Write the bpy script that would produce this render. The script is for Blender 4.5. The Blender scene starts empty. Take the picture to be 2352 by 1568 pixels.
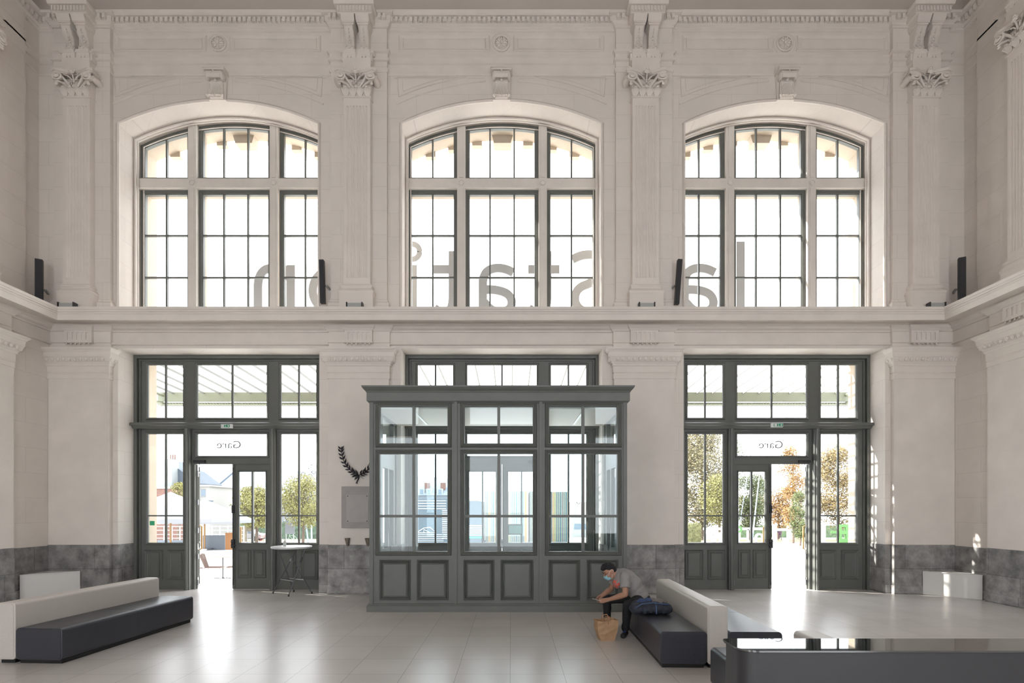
import bpy, bmesh, math, random
from mathutils import Vector, Matrix
random.seed(7)
SC = bpy.context.scene
COL = SC.collection
# ---------------------------------------------------------------- camera, sky, sun, exposure
F = 1243.0; VX = 1174.0; VY = 1168.0; H = 1.85        # focal length in pixels, vanishing point, eye height
cam_d = bpy.data.cameras.new('camera'); cam = bpy.data.objects.new('camera', cam_d); COL.objects.link(cam)
cam.location = (0, 0, H); cam.rotation_euler = (math.pi/2, 0, 0)
cam_d.sensor_width = 36; cam_d.lens = F/2352*36
cam_d.shift_x = (1176-VX)/2352; cam_d.shift_y = (VY-784)/2352
cam_d.clip_start = 0.05; cam_d.clip_end = 600
SC.camera = cam
W_ = bpy.data.worlds.new('sky'); SC.world = W_; W_.use_nodes = True
_n = W_.node_tree.nodes; _l = W_.node_tree.links
_bg = _n['Background']; _bg.inputs['Color'].default_value = (0.93, 0.965, 1.0, 1); _bg.inputs['Strength'].default_value = 5.0
sun_d = bpy.data.lights.new('sun', 'SUN'); sun_d.energy = 14.0; sun_d.angle = 0.009; sun_d.color = (1, .95, .87)
sun = bpy.data.objects.new('sun', sun_d); COL.objects.link(sun)
sun.rotation_euler = Vector((1, -0.35, -0.60)).to_track_quat('-Z', 'Y').to_euler(); sun.location = (-30, 30, 30)
SC.view_settings.view_transform = 'Standard'; SC.view_settings.look = 'None'
SC.view_settings.exposure = 0.14; SC.view_settings.gamma = 1.0; SC.view_settings.use_curve_mapping = False

def PX(px, py, Y):                                     # picture point at depth Y -> place
    return Vector(((px-VX)/F*Y, Y, H-(py-VY)/F*Y))
def XA(px, Y): return (px-VX)/F*Y
def ZA(py, Y): return H-(py-VY)/F*Y
GS = 0.035; G0 = -0.30
def GZ(Y): return G0-GS*(Y-13.5)                       # forecourt falls gently away from the hall
def GP(px, py):
    Y = (H-G0-GS*13.5)/((py-VY)/F-GS); return Vector((XA(px, Y), Y, GZ(Y)))

# ---------------------------------------------------------------- materials
MAT = {}
def mat(name, col, rough=.6, metal=0, nscale=0, namt=0, bump=0, spec=.5, coat=0, ns2=None):
    if name in MAT: return MAT[name]
    m = bpy.data.materials.new(name); m.use_nodes = True; N = m.node_tree.nodes; L = m.node_tree.links
    b = N['Principled BSDF']; b.inputs['Base Color'].default_value = (*col, 1); b.inputs['Roughness'].default_value = rough
    b.inputs['Metallic'].default_value = metal; b.inputs['Specular IOR Level'].default_value = spec
    if coat: b.inputs['Coat Weight'].default_value = coat
    if nscale:
        tc = N.new('ShaderNodeTexCoord'); nz = N.new('ShaderNodeTexNoise'); nz.inputs['Scale'].default_value = nscale
        nz.inputs['Detail'].default_value = 6; L.new(tc.outputs['Object'], nz.inputs['Vector'])
        rp = N.new('ShaderNodeValToRGB'); rp.color_ramp.elements[0].position = .3; rp.color_ramp.elements[1].position = .7
        rp.color_ramp.elements[0].color = (*[c*(1-namt) for c in col], 1); rp.color_ramp.elements[1].color = (*[min(1, c*(1+namt)) for c in col], 1)
        L.new(nz.outputs['Fac'], rp.inputs['Fac']); L.new(rp.outputs['Color'], b.inputs['Base Color'])
        if bump:
            bp = N.new('ShaderNodeBump'); bp.inputs['Strength'].default_value = bump; bp.inputs['Distance'].default_value = .01
            L.new(nz.outputs['Fac'], bp.inputs['Height']); L.new(bp.outputs['Normal'], b.inputs['Normal'])
    MAT[name] = m; return m

def masonry(name, col, bw, bh, mortar, mcol, namt, nscale, rough=.8, bump=.3, var=.06, blot=0, zoff=0, squash=0.5, msize=.006):
    m = bpy.data.materials.new(name); m.use_nodes = True; N = m.node_tree.nodes; L = m.node_tree.links
    b = N['Principled BSDF']; b.inputs['Roughness'].default_value = rough; b.inputs['Specular IOR Level'].default_value = .3
    g = N.new('ShaderNodeNewGeometry'); sp = N.new('ShaderNodeSeparateXYZ'); L.new(g.outputs['Position'], sp.inputs[0])
    ad = N.new('ShaderNodeMath'); ad.operation = 'ADD'; L.new(sp.outputs['X'], ad.inputs[0]); L.new(sp.outputs['Y'], ad.inputs[1])
    zo = N.new('ShaderNodeMath'); zo.operation = 'ADD'; L.new(sp.outputs['Z'], zo.inputs[0]); zo.inputs[1].default_value = zoff
    cb = N.new('ShaderNodeCombineXYZ'); L.new(ad.outputs[0], cb.inputs[0]); L.new(zo.outputs[0], cb.inputs[1])
    br = N.new('ShaderNodeTexBrick'); br.inputs['Scale'].default_value = 1; br.inputs['Brick Width'].default_value = bw; br.inputs['Row Height'].default_value = bh
    br.inputs['Mortar Size'].default_value = msize; br.inputs['Mortar Smooth'].default_value = .3; br.inputs['Bias'].default_value = 0
    br.offset = squash
    L.new(cb.outputs[0], br.inputs['Vector'])
    br.inputs['Color1'].default_value = (*[c*(1-var) for c in col], 1); br.inputs['Color2'].default_value = (*[c*(1+var) for c in col], 1)
    br.inputs['Mortar'].default_value = (*mcol, 1)
    nz = N.new('ShaderNodeTexNoise'); nz.inputs['Scale'].default_value = nscale; nz.inputs['Detail'].default_value = 8; nz.inputs['Roughness'].default_value = .65
    L.new(g.outputs['Position'], nz.inputs['Vector'])
    rp = N.new('ShaderNodeMapRange'); rp.inputs['From Min'].default_value = .3; rp.inputs['From Max'].default_value = .7
    rp.inputs['To Min'].default_value = 1-namt; rp.inputs['To Max'].default_value = 1+namt; L.new(nz.outputs['Fac'], rp.inputs['Value'])
    mx = N.new('ShaderNodeVectorMath'); mx.operation = 'SCALE'; L.new(br.outputs['Color'], mx.inputs[0]); L.new(rp.outputs[0], mx.inputs['Scale'])
    L.new(mx.outputs[0], b.inputs['Base Color'])
    bp = N.new('ShaderNodeBump'); bp.inputs['Strength'].default_value = bump; bp.inputs['Distance'].default_value = .006
    sb = N.new('ShaderNodeMath'); sb.operation = 'SUBTRACT'; L.new(nz.outputs['Fac'], sb.inputs[0]); L.new(br.outputs['Fac'], sb.inputs[1])
    L.new(sb.outputs[0], bp.inputs['Height']); L.new(bp.outputs['Normal'], b.inputs['Normal'])
    MAT[name] = m; return m

PLASTER = masonry('painted_limestone', (.775, .715, .662), 1.15, .52, 0, (.69, .635, .59), .045, 1.3, bump=.25, var=.012)
CARVED = mat('carved_limestone', (.775, .715, .662), .8, 0, 2.2, .05, .1, spec=.3)
CEILM = mat('ceiling_plaster', (.54, .485, .44), .85, 0, .8, .04, spec=.2)
DADO = masonry('grey_dado_stone', (.29, .28, .275), 1.35, .53, 0, (.15, .145, .145), .48, 4.5, rough=.55, bump=.3, var=.22, zoff=-.02)
GREEN = mat('green_grey_paint', (.128, .134, .122), .42, 0, 3, .06)
GREEN_IN = mat('green_grey_paint_dark', (.085, .095, .088), .42, 0, 3, .06)
STONE_OUT = masonry('facade_stone', (.50, .42, .335), 1.0, .42, 0, (.48, .40, .32), .06, 1.5, bump=.2, var=.05)
MULL = mat('cream_stone_tracery', (.74, .69, .64), .8, 0, 3, .05)
WHITEP = mat('white_lacquer', (.72, .71, .69), .45, 0, 2, .02)
LEATHER_D = mat('charcoal_leatherette', (.042, .043, .054), .36, 0, 60, .08, .04)
LEATHER_D2 = mat('charcoal_leatherette_piping', (.032, .032, .040), .4)
LEATHER_W = mat('ivory_leatherette', (.60, .56, .52), .42, 0, 60, .03, .03)
PLINTHM = mat('black_plinth', (.012, .012, .013), .5)
DESKM = mat('grey_satin_panel', (.034, .0335, .037), .42, 0, 2, .03)
DARKMET = mat('dark_grey_metal', (.045, .045, .05), .45, .4)
STEEL = mat('steel', (.35, .36, .37), .3, .9)
TUBEM = mat('grey_tube', (.10, .10, .105), .4, .5)
WHITEPL = mat('white_plastic', (.78, .79, .80), .35)
BRONZE = mat('dark_bronze', (.028, .026, .034), .45, .5, 20, .3)
PLAQUEM = mat('plaque_stone', (.38, .35, .335), .6, 0, 8, .06)
PLAQUEM2 = mat('plaque_board', (.44, .41, .395), .6, 0, 6, .05)
BLACKR = mat('black_rubber', (.012, .012, .012), .6)

def glassmat(name, tint, ior=1.45, rough=0.0):
    m = bpy.data.materials.new(name); m.use_nodes = True; N = m.node_tree.nodes; L = m.node_tree.links
    for n in list(N): 
        if n.type == 'BSDF_PRINCIPLED': N.remove(n)
    o = [n for n in N if n.type == 'OUTPUT_MATERIAL'][0]
    t = N.new('ShaderNodeBsdfTransparent'); t.inputs[0].default_value = (*tint, 1)
    gl = N.new('ShaderNodeBsdfGlossy'); gl.inputs['Roughness'].default_value = rough; gl.inputs[0].default_value = (1, 1, 1, 1)
    lw = N.new('ShaderNodeLayerWeight'); lw.inputs[0].default_value = .5; pw = N.new('ShaderNodeMath'); pw.operation = 'POWER'; L.new(lw.outputs['Facing'], pw.inputs[0]); pw.inputs[1].default_value = 5
    f0 = ((ior-1)/(ior+1))**2; fr = N.new('ShaderNodeMath'); fr.operation = 'MULTIPLY_ADD'; L.new(pw.outputs[0], fr.inputs[0]); fr.inputs[1].default_value = .8; fr.inputs[2].default_value = f0
    mx = N.new('ShaderNodeMixShader'); L.new(fr.outputs[0], mx.inputs[0]); L.new(t.outputs[0], mx.inputs[1]); L.new(gl.outputs[0], mx.inputs[2])
    L.new(mx.outputs[0], o.inputs[0]); MAT[name] = m; return m
GLASS = glassmat('window_glass', (.98, .99, .99), 1.45)
GLASSV = glassmat('tinted_glass', (.90, .955, .965), 1.45)
ROOFGL = glassmat('canopy_glass', (.96, .97, .97), 1.3)

def floor_mat():
    m = bpy.data.materials.new('floor_tiles'); m.use_nodes = True; N = m.node_tree.nodes; L = m.node_tree.links
    b = N['Principled BSDF']
    g = N.new('ShaderNodeNewGeometry'); mp = N.new('ShaderNodeMapping'); L.new(g.outputs['Position'], mp.inputs['Vector'])
    mp.inputs['Location'].default_value = (.01, -.06, 0)
    br = N.new('ShaderNodeTexBrick'); br.offset = 0; br.inputs['Scale'].default_value = 1; br.inputs['Brick Width'].default_value = .6
    br.inputs['Row Height'].default_value = .6; br.inputs['Mortar Size'].default_value = .0024; br.inputs['Mortar Smooth'].default_value = 0
    br.inputs['Color1'].default_value = (.61, .575, .55, 1); br.inputs['Color2'].default_value = (.66, .625, .60, 1); br.inputs['Mortar'].default_value = (.24, .23, .22, 1)
    L.new(mp.outputs[0], br.inputs['Vector'])
    nz = N.new('ShaderNodeTexNoise'); nz.inputs['Scale'].default_value = 1.4; nz.inputs['Detail'].default_value = 8
    L.new(g.outputs['Position'], nz.inputs['Vector'])
    rp = N.new('ShaderNodeMapRange'); rp.inputs['To Min'].default_value = .86; rp.inputs['To Max'].default_value = 1.14; L.new(nz.outputs['Fac'], rp.inputs['Value'])
    mx = N.new('ShaderNodeVectorMath'); mx.operation = 'SCALE'; L.new(br.outputs['Color'], mx.inputs[0]); L.new(rp.outputs[0], mx.inputs['Scale'])
    L.new(mx.outputs[0], b.inputs['Base Color'])
    b.inputs['Roughness'].default_value = .285; b.inputs['Specular IOR Level'].default_value = .5
    MAT['floor_tiles'] = m; return m
FLOORM = floor_mat()

# ---------------------------------------------------------------- mesh collector
class MB:
    def __init__(s): s.v = []; s.f = []; s.xf = None
    def add(s, vs, fs):
        o = len(s.v)
        for p in vs:
            p = s.xf(*p) if s.xf else p
            s.v.append((p[0], p[1], p[2]))
        s.f += [tuple(o+i for i in f) for f in fs]; return s
    def box(s, x0, x1, y0, y1, z0, z1):
        return s.add([(x0,y0,z0),(x1,y0,z0),(x1,y1,z0),(x0,y1,z0),(x0,y0,z1),(x1,y0,z1),(x1,y1,z1),(x0,y1,z1)],
                     [(0,3,2,1),(4,5,6,7),(0,1,5,4),(1,2,6,5),(2,3,7,6),(3,0,4,7)])
    def obox(s, c, sx, sy, sz, rz=0):                 # box centred in plan, standing on c.z
        ca, sa = math.cos(rz), math.sin(rz); vs = []
        for z in (0, sz):
            for a, b in ((-1,-1),(1,-1),(1,1),(-1,1)):
                x = a*sx/2; y = b*sy/2; vs.append((c[0]+x*ca-y*sa, c[1]+x*sa+y*ca, c[2]+z))
        return s.add(vs, [(0,3,2,1),(4,5,6,7),(0,1,5,4),(1,2,6,5),(2,3,7,6),(3,0,4,7)])
    def prism(s, poly, a, b, axis='y'):
        def m(p, t):
            return (p[0], t, p[1]) if axis == 'y' else ((t, p[0], p[1]) if axis == 'x' else (p[0], p[1], t))
        n = len(poly); vs = [m(p, a) for p in poly]+[m(p, b) for p in poly]
        fs = [tuple(range(n)), tuple(range(2*n-1, n-1, -1))]+[(i, (i+1) % n, n+(i+1) % n, n+i) for i in range(n)]
        return s.add(vs, fs)
    def tube(s, pts, r, n=6, cap=True, flat=1.0):
        pts = [Vector(p) for p in pts]; N = len(pts); rs = r if isinstance(r, (list, tuple)) else [r]*N
        vs = []; up = None
        for i, p in enumerate(pts):
            t = (pts[min(i+1, N-1)]-pts[max(i-1, 0)])
            if t.length < 1e-9: t = Vector((0, 0, 1))
            t.normalize()
            if up is None:
                up = Vector((0, 1, 0)) if abs(t.y) < .9 else Vector((1, 0, 0))
            e1 = (up-t*up.dot(t))
            if e1.length < 1e-6: e1 = t.orthogonal()
            e1.normalize(); e2 = t.cross(e1); up = e1
            for k in range(n):
                a = 2*math.pi*k/n; vs.append(tuple(p+e1*(math.cos(a)*rs[i]*flat)+e2*(math.sin(a)*rs[i])))
        fs = [(i*n+k, i*n+(k+1) % n, (i+1)*n+(k+1) % n, (i+1)*n+k) for i in range(N-1) for k in range(n)]
        if cap: fs += [tuple(range(n-1, -1, -1)), tuple(range((N-1)*n, N*n))]
        return s.add(vs, fs)
    def ell(s, c, r, seg=12, rings=8, rot=None):
        if not isinstance(r, (list, tuple)): r = (r, r, r)
        vs = []; c = Vector(c)
        for j in range(1, rings):
            th = math.pi*j/rings
            for i in range(seg):
                a = 2*math.pi*i/seg; p = Vector((r[0]*math.sin(th)*math.cos(a), r[1]*math.sin(th)*math.sin(a), r[2]*math.cos(th)))
                if rot is not None: p = rot @ p
                vs.append(tuple(c+p))
        t = Vector((0, 0, r[2])); b = -t
        if rot is not None: t = rot @ t; b = rot @ b
        vs += [tuple(c+t), tuple(c+b)]; T = len(vs)-2; B = T+1
        fs = [(j*seg+i, (j+1)*seg+i, (j+1)*seg+(i+1) % seg, j*seg+(i+1) % seg) for j in range(rings-2) for i in range(seg)]
        fs += [(T, i, (i+1) % seg) for i in range(seg)]+[(B, (rings-2)*seg+(i+1) % seg, (rings-2)*seg+i) for i in range(seg)]
        return s.add(vs, fs)
    def lathe(s, prof, c, n=24):                      # prof [(r,z)] about vertical axis
        vs = [(c[0]+r*math.cos(2*math.pi*k/n), c[1]+r*math.sin(2*math.pi*k/n), c[2]+z) for r, z in prof for k in range(n)]
        M = len(prof); fs = [(i*n+k, i*n+(k+1) % n, (i+1)*n+(k+1) % n, (i+1)*n+k) for i in range(M-1) for k in range(n)]
        fs += [tuple(range(n-1, -1, -1)), tuple(range((M-1)*n, M*n))]
        return s.add(vs, fs)
    def sweep(s, contour, prof, closed=True):         # contour(d)-> list of xy; prof [(d,z)]
        rows = [[(x, y, z) for x, y in contour(d)] for d, z in prof]; n = len(rows[0]); vs = [p for r in rows for p in r]; M = len(rows)
        fs = []
        R = M if closed else M-1
        for i in range(R):
            j = (i+1) % M
            for k in range(n-1): fs.append((i*n+k, i*n+k+1, j*n+k+1, j*n+k))
        if closed: fs += [tuple(i*n for i in range(M)), tuple(i*n+n-1 for i in range(M-1, -1, -1))]
        return s.add(vs, fs)
    def plate(s, x0, x1, z0, z1, y0, y1, holes=()):   # board in the xz plane with rectangular holes
        xs = sorted({x0, x1, *[h[0] for h in holes], *[h[1] for h in holes]}); zs = sorted({z0, z1, *[h[2] for h in holes], *[h[3] for h in holes]})
        xs = [x for x in xs if x0 <= x <= x1]; zs = [z for z in zs if z0 <= z <= z1]
        for i in range(len(xs)-1):
            for j in range(len(zs)-1):
                cx = (xs[i]+xs[i+1])/2; cz = (zs[j]+zs[j+1])/2
                if not any(h[0] < cx < h[1] and h[2] < cz < h[3] for h in holes): s.box(xs[i], xs[i+1], y0, y1, zs[j], zs[j+1])
        return s
    def ring(s, x0, x1, z0, z1, w, y0, y1):
        # mitred bead round a rectangle; y0 is the proud face
        A = [(x0,z0),(x1,z0),(x1,z1),(x0,z1)]; B = [(x0+w,z0+w),(x1-w,z0+w),(x1-w,z1-w),(x0+w,z1-w)]
        vs = [(x,y1,z) for x,z in A]+[(x,y0,z) for x,z in [(x0+w*.35,z0+w*.35),(x1-w*.35,z0+w*.35),(x1-w*.35,z1-w*.35),(x0+w*.35,z1-w*.35)]]+[(x,y1,z) for x,z in B]
        fs = []
        for a, b in ((0, 4), (4, 8), (8, 0)):
            for k in range(4): fs.append((a+k, a+(k+1) % 4, b+(k+1) % 4, b+k))
        return s.add(vs, fs)
    def build(s, name, m, parent=None, smooth=False, bevel=0, seg=2, ang=35, label=None):
        me = bpy.data.meshes.new(name); me.from_pydata(s.v, [], s.f); me.update()
        bm = bmesh.new(); bm.from_mesh(me); bmesh.ops.recalc_face_normals(bm, faces=bm.faces); bm.to_mesh(me); bm.free()
        me.materials.append(m)
        if smooth:
            me.polygons.foreach_set('use_smooth', [True]*len(me.polygons)); me.set_sharp_from_angle(angle=math.radians(ang))
        o = bpy.data.objects.new(name, me); COL.objects.link(o)
        if bevel:
            b = o.modifiers.new('bevel', 'BEVEL'); b.width = bevel; b.segments = seg; b.limit_method = 'ANGLE'; b.angle_limit = math.radians(40); b.harden_normals = False
        if parent is not None: o.parent = parent
        if label: o['label'] = label
        return o
def empty(name, loc=(0, 0, 0), rz=0):
    o = bpy.data.objects.new(name, None); o.empty_display_size = .2; o.location = loc; o.rotation_euler = (0, 0, rz); COL.objects.link(o); return o
def tag(o, label, cat, group=None):
    o['label'] = label; o['category'] = cat
    if group: o['group'] = group
    return o
def struct(o): o['kind'] = 'structure'; return o
def copy_tree(o, parent=None):
    c = o.copy(); COL.objects.link(c); c.parent = parent
    for ch in o.children: copy_tree(ch, c)
    return c
def text_pts(ch, size, extrude, mirror=True, flatx=1.0):   # glyph outline as mesh data, centred on x, baseline z=0, facing -y
    cu = bpy.data.curves.new('glyph', 'FONT'); cu.body = ch; cu.size = size; cu.extrude = extrude; cu.resolution_u = 6
    ob = bpy.data.objects.new('glyph', cu); COL.objects.link(ob); bpy.context.view_layer.update()
    dg = bpy.context.evaluated_depsgraph_get(); me = bpy.data.meshes.new_from_object(ob.evaluated_get(dg))
    vs = [tuple(v.co) for v in me.vertices]; fs = [tuple(p.vertices) for p in me.polygons]
    bpy.data.objects.remove(ob); bpy.data.curves.remove(cu); bpy.data.meshes.remove(me)
    x0 = min(v[0] for v in vs); x1 = max(v[0] for v in vs); cx = (x0+x1)/2; sg = -1 if mirror else 1
    return [((v[0]-cx)*sg*flatx, v[2], v[1]) for v in vs], fs
# ================================================================ THE HALL
CX = -0.21; YW = 11.85; YD = 12.46; YG = 12.62; YE = 13.15
WL = 9.83; WU = 10.13; BAYS = [CX-6.195, CX, CX+6.195]; HB = 2.205
Z_HEAD = 5.358; Z_SILL = 6.05; Z_SPR = 10.28; Z_CR = 10.79; Z_TOP = 12.6
SAG = Z_CR-Z_SPR; RAD = (HB*HB+SAG*SAG)/(2*SAG)
def arcz(dx, off=0): return Z_CR-RAD+math.sqrt((RAD+off)**2-dx*dx)
YB = -7.0                                              # the hall runs on behind the viewer

struct(MB().box(CX-WU-.4, CX+WU+.4, YB, YE, -.2, 0).build('floor', FLOORM))
# facade wall with three arched windows above three door openings
xs = [CX-WU-.4] + [x for c in BAYS for x in (c-HB, c+HB)] + [CX+WU+.4]
def facade(y0, y1, m, name):
    b = MB()
    for i in range(0, len(xs), 2): b.box(xs[i], xs[i+1], y0, y1, -.2, Z_TOP+.6)
    for c in BAYS:
        b.box(c-HB, c+HB, y0, y1, Z_HEAD, Z_SILL-.05); n = 20
        for k in range(n):
            a0 = -HB+2*HB*k/n; a1 = -HB+2*HB*(k+1)/n
            b.prism([(c+a0, arcz(a0)), (c+a1, arcz(a1)), (c+a1, Z_TOP+.6), (c+a0, Z_TOP+.6)], y0, y1)
    return struct(b.build(name, m))
wall_back = facade(YW, 12.72, PLASTER, 'wall_back'); facade(12.7201, YE, STONE_OUT, 'wall_exterior')
# stone dressings on the outer side of the arched windows
b = MB()
for c in BAYS:
    for s in (-1, 1): x = c+s*.94; b.box(x-.095, x+.095, 12.75, 12.90, Z_SILL, arcz(.94)-.02)
    b.box(c-HB, c+HB, 12.76, 12.98, 9.27, 9.44)
    b.prism([(c-.20, 10.60), (c+.20, 10.60), (c+.27, 10.85), (c-.27, 10.85)], 12.95, YE+.08)
    for x in (-1.75, -1.2, -.62, .62, 1.2, 1.75): b.box(c+x-.12, c+x+.12, YE-.02, YE+.12, arcz(x)-.09, arcz(x)+.1)
struct(b.build('trim_31', STONE_OUT))
for nm, s in (('wall_left', -1), ('wall_right', 1)):
    b = MB(); x = CX+s*WL; xu = CX+s*WU
    b.box(min(x, x+s*.6), max(x, x+s*.6), YB, YW, 0, 5.9)
    b.box(min(xu, xu+s*.3), max(xu, xu+s*.3), YB, YW, 5.9, Z_TOP+.6)
    # shallow side pier beside the corner
    b.box(min(xu-s*.07, xu), max(xu-s*.07, xu), 8.9, 11.45, 5.9, Z_TOP)
    struct(b.build(nm, PLASTER))
def cont(W):
    return lambda d: [(CX-W+d, YB), (CX-W+d, YW-d), (CX+W-d, YW-d), (CX+W-d, YB)]
# cove and ceiling
b = MB(); pr = [(-.4, 12.50)]+[(.0+2.6*(1-math.cos(a)), 12.5+2.2*math.sin(a)) for a in [math.pi/2*k/10 for k in range(11)]]+[(2.6, 15.0), (-.4, 15.0)]
b.sweep(cont(WU), pr); b.box(CX-WU+2.5, CX+WU-2.5, YB, YW-2.5, 14.68, 15.0)
ce = struct(b.build('ceiling', CEILM, smooth=True, ang=40))
# string course (ledge) between the storeys, frieze and architrave
b = MB()
b.sweep(cont(WL), [(-.35, 5.42), (.015, 5.42), (.05, 5.43), (.05, 5.465), (0.006, 5.48), (.006, 5.70), (.05, 5.70), (.05, 5.735), (.11, 5.76), (.13, 5.80), (.17, 5.82), (.17, 5.85), (.50, 5.84), (.60, 5.80),
    (.60, 5.765), (.625, 5.765), (.625, 5.885), (.64, 5.895), (.64, 5.92), (.665, 5.93), (.665, 5.955), (.685, 5.97), (.685, 6.02), (.3, 6.045), (-.35, 6.05)])
struct(b.build('trim_1', CARVED))
b = MB()
for c in BAYS: b.box(c-HB, c+HB, YW-.3, YE+.12, Z_SILL-.06, Z_SILL)
struct(b.build('trim_2', CARVED))
# upper entablature
b = MB()
b.sweep(cont(WU), [(-.2, 11.30), (.015, 11.32), (.03, 11.345), (.03, 11.40), (.015, 11.41), (.015, 11.55), (.045, 11.56), (.045, 11.60), (.03, 11.61), (.03, 11.71), (.07, 11.73), (.07, 11.77), (.006, 11.80),
    (.006, 12.26), (.035, 12.27), (.035, 12.295), (.06, 12.31), (.06, 12.335), (.12, 12.36), (.12, 12.47), (.20, 12.475), (.20, 12.53), (.24, 12.56), (-.2, 12.60)])
for k in range(190):
    u = -WU+.15+k*(2*WU-.3)/189
    b.box(CX+u-.030, CX+u+.030, YW-.175, YW-.11, 12.37, 12.465)
for s in (-1, 1):
    for k in range(60):
        y = YW-.25-k*.107; x = CX+s*(WU-.11); b.box(min(x, x-s*.065), max(x, x-s*.065), y-.03, y+.03, 12.37, 12.465)
struct(b.build('trim_3', CARVED))
# assumed wall behind the viewer, unseen; openings to the platforms sized to light the hall
b = MB(); fx = [CX-WU-.4]+[x for c in BAYS for x in (c-1.85, c+1.85)]+[CX+WU+.4]
for i in range(0, len(fx), 2): b.box(fx[i], fx[i+1], YB-.6, YB, -.2, Z_TOP+2.4)
for c in BAYS: b.box(c-1.85, c+1.85, YB-.6, YB, 5.4, 6.0); b.box(c-1.85, c+1.85, YB-.6, YB, 7.6, Z_TOP+2.4)
struct(b.build('wall_front', PLASTER))
# dado of grey stone
ZD = 1.07
b = MB()
segs = [(CX-WL, BAYS[0]-HB), (BAYS[0]+HB, BAYS[1]-HB), (BAYS[1]+HB, BAYS[2]-HB), (BAYS[2]+HB, CX+WL)]
for i, (x0, x1) in enumerate(segs):
    b.box(x0-(.012 if i else 0), x1+(.012 if i < 3 else 0), YW-.012, YW+.05, 0, ZD)
    b.box(x0, x1, YW-.03, YW, 0, .19)
for c in BAYS:
    for s in (-1, 1):
        x = c+s*HB; b.box(min(x, x-s*.012), max(x, x-s*.012), YW+.05, YD-.06, 0, ZD)
struct(b.build('baseboard_back', DADO, bevel=.004))
for nm, s in (('baseboard_left', -1), ('baseboard_right', 1)):
    x = CX+s*(WL-.02); b = MB(); b.box(min(x, x+s*.03), max(x, x+s*.03), YB, YW, 0, ZD-.02); x2 = x-s*.02
    b.box(min(x2, x), max(x2, x), YB, YW, 0, .19); struct(b.build(nm, DADO))

# ---- beads and panels carved on the facade
b = MB(); yb = YW-.010
for c in BAYS:
    # frieze panels left and right of the rosette
    for s in (-1, 1):
        x0, x1 = sorted((c+s*.25, c+s*2.25)); b.ring(x0, x1, 11.85, 12.20, .05, yb-.022, yb)
        b.ring(x0+.09, x1-.09, 11.90, 12.15, .025, yb-.012, yb)
    # archivolt bead and the spandrel panels
    arc1 = [(c+a, yb, arcz(a, .42)) for a in [-2.30+4.6*k/36 for k in range(37)]]
    for s in (-1, 1):
        arcp = [p for p in arc1 if (p[0]-c)*s > .32]
        b.tube(arcp, .018, 5)
        px = [(c+s*a, yb, arcz(a, .55)) for a in [.75+1.5*k/14 for k in range(15)]]
        b.tube(px, .012, 5); b.tube([px[0], (c+s*2.28, yb, arcz(.75, .55)+.01), px[-1]], .012, 5)
        px = [(c+s*a, yb, arcz(a, .62)) for a in [1.0+1.15*k/12 for k in range(13)]]
        b.tube(px, .007, 4); b.tube([px[0], (c+s*2.18, yb, px[0][2]), px[-1]], .007, 4)
        b.tube([(c+s*.38, yb, 11.27), (c+s*2.35, yb, 11.27)], .008, 4)
        b.tube([arcp[0] if s > 0 else arcp[-1], (c+s*.34, yb, 11.2)], .012, 4)
struct(b.build('trim_4', CARVED))
# roll mouldings round each opening, inside the reveals
b = MB()
for c in BAYS:
    def outline(off): return [(c-HB+off, Z_SILL)]+[(c+a, arcz(a)-off) for a in [-(HB-off)+2*(HB-off)*k/24 for k in range(25)]]+[(c+HB-off, Z_SILL)]
    for off, yy, r in ((.0, YW+.0, .035), (.03, YW+.50, .022), (.05, YW+.56, .016), (.085, YG-.06, .012)):
        b.tube([(x, yy, z) for x, z in outline(off)], r, 6)
struct(b.build('trim_5', CARVED, smooth=True, ang=60))

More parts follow.
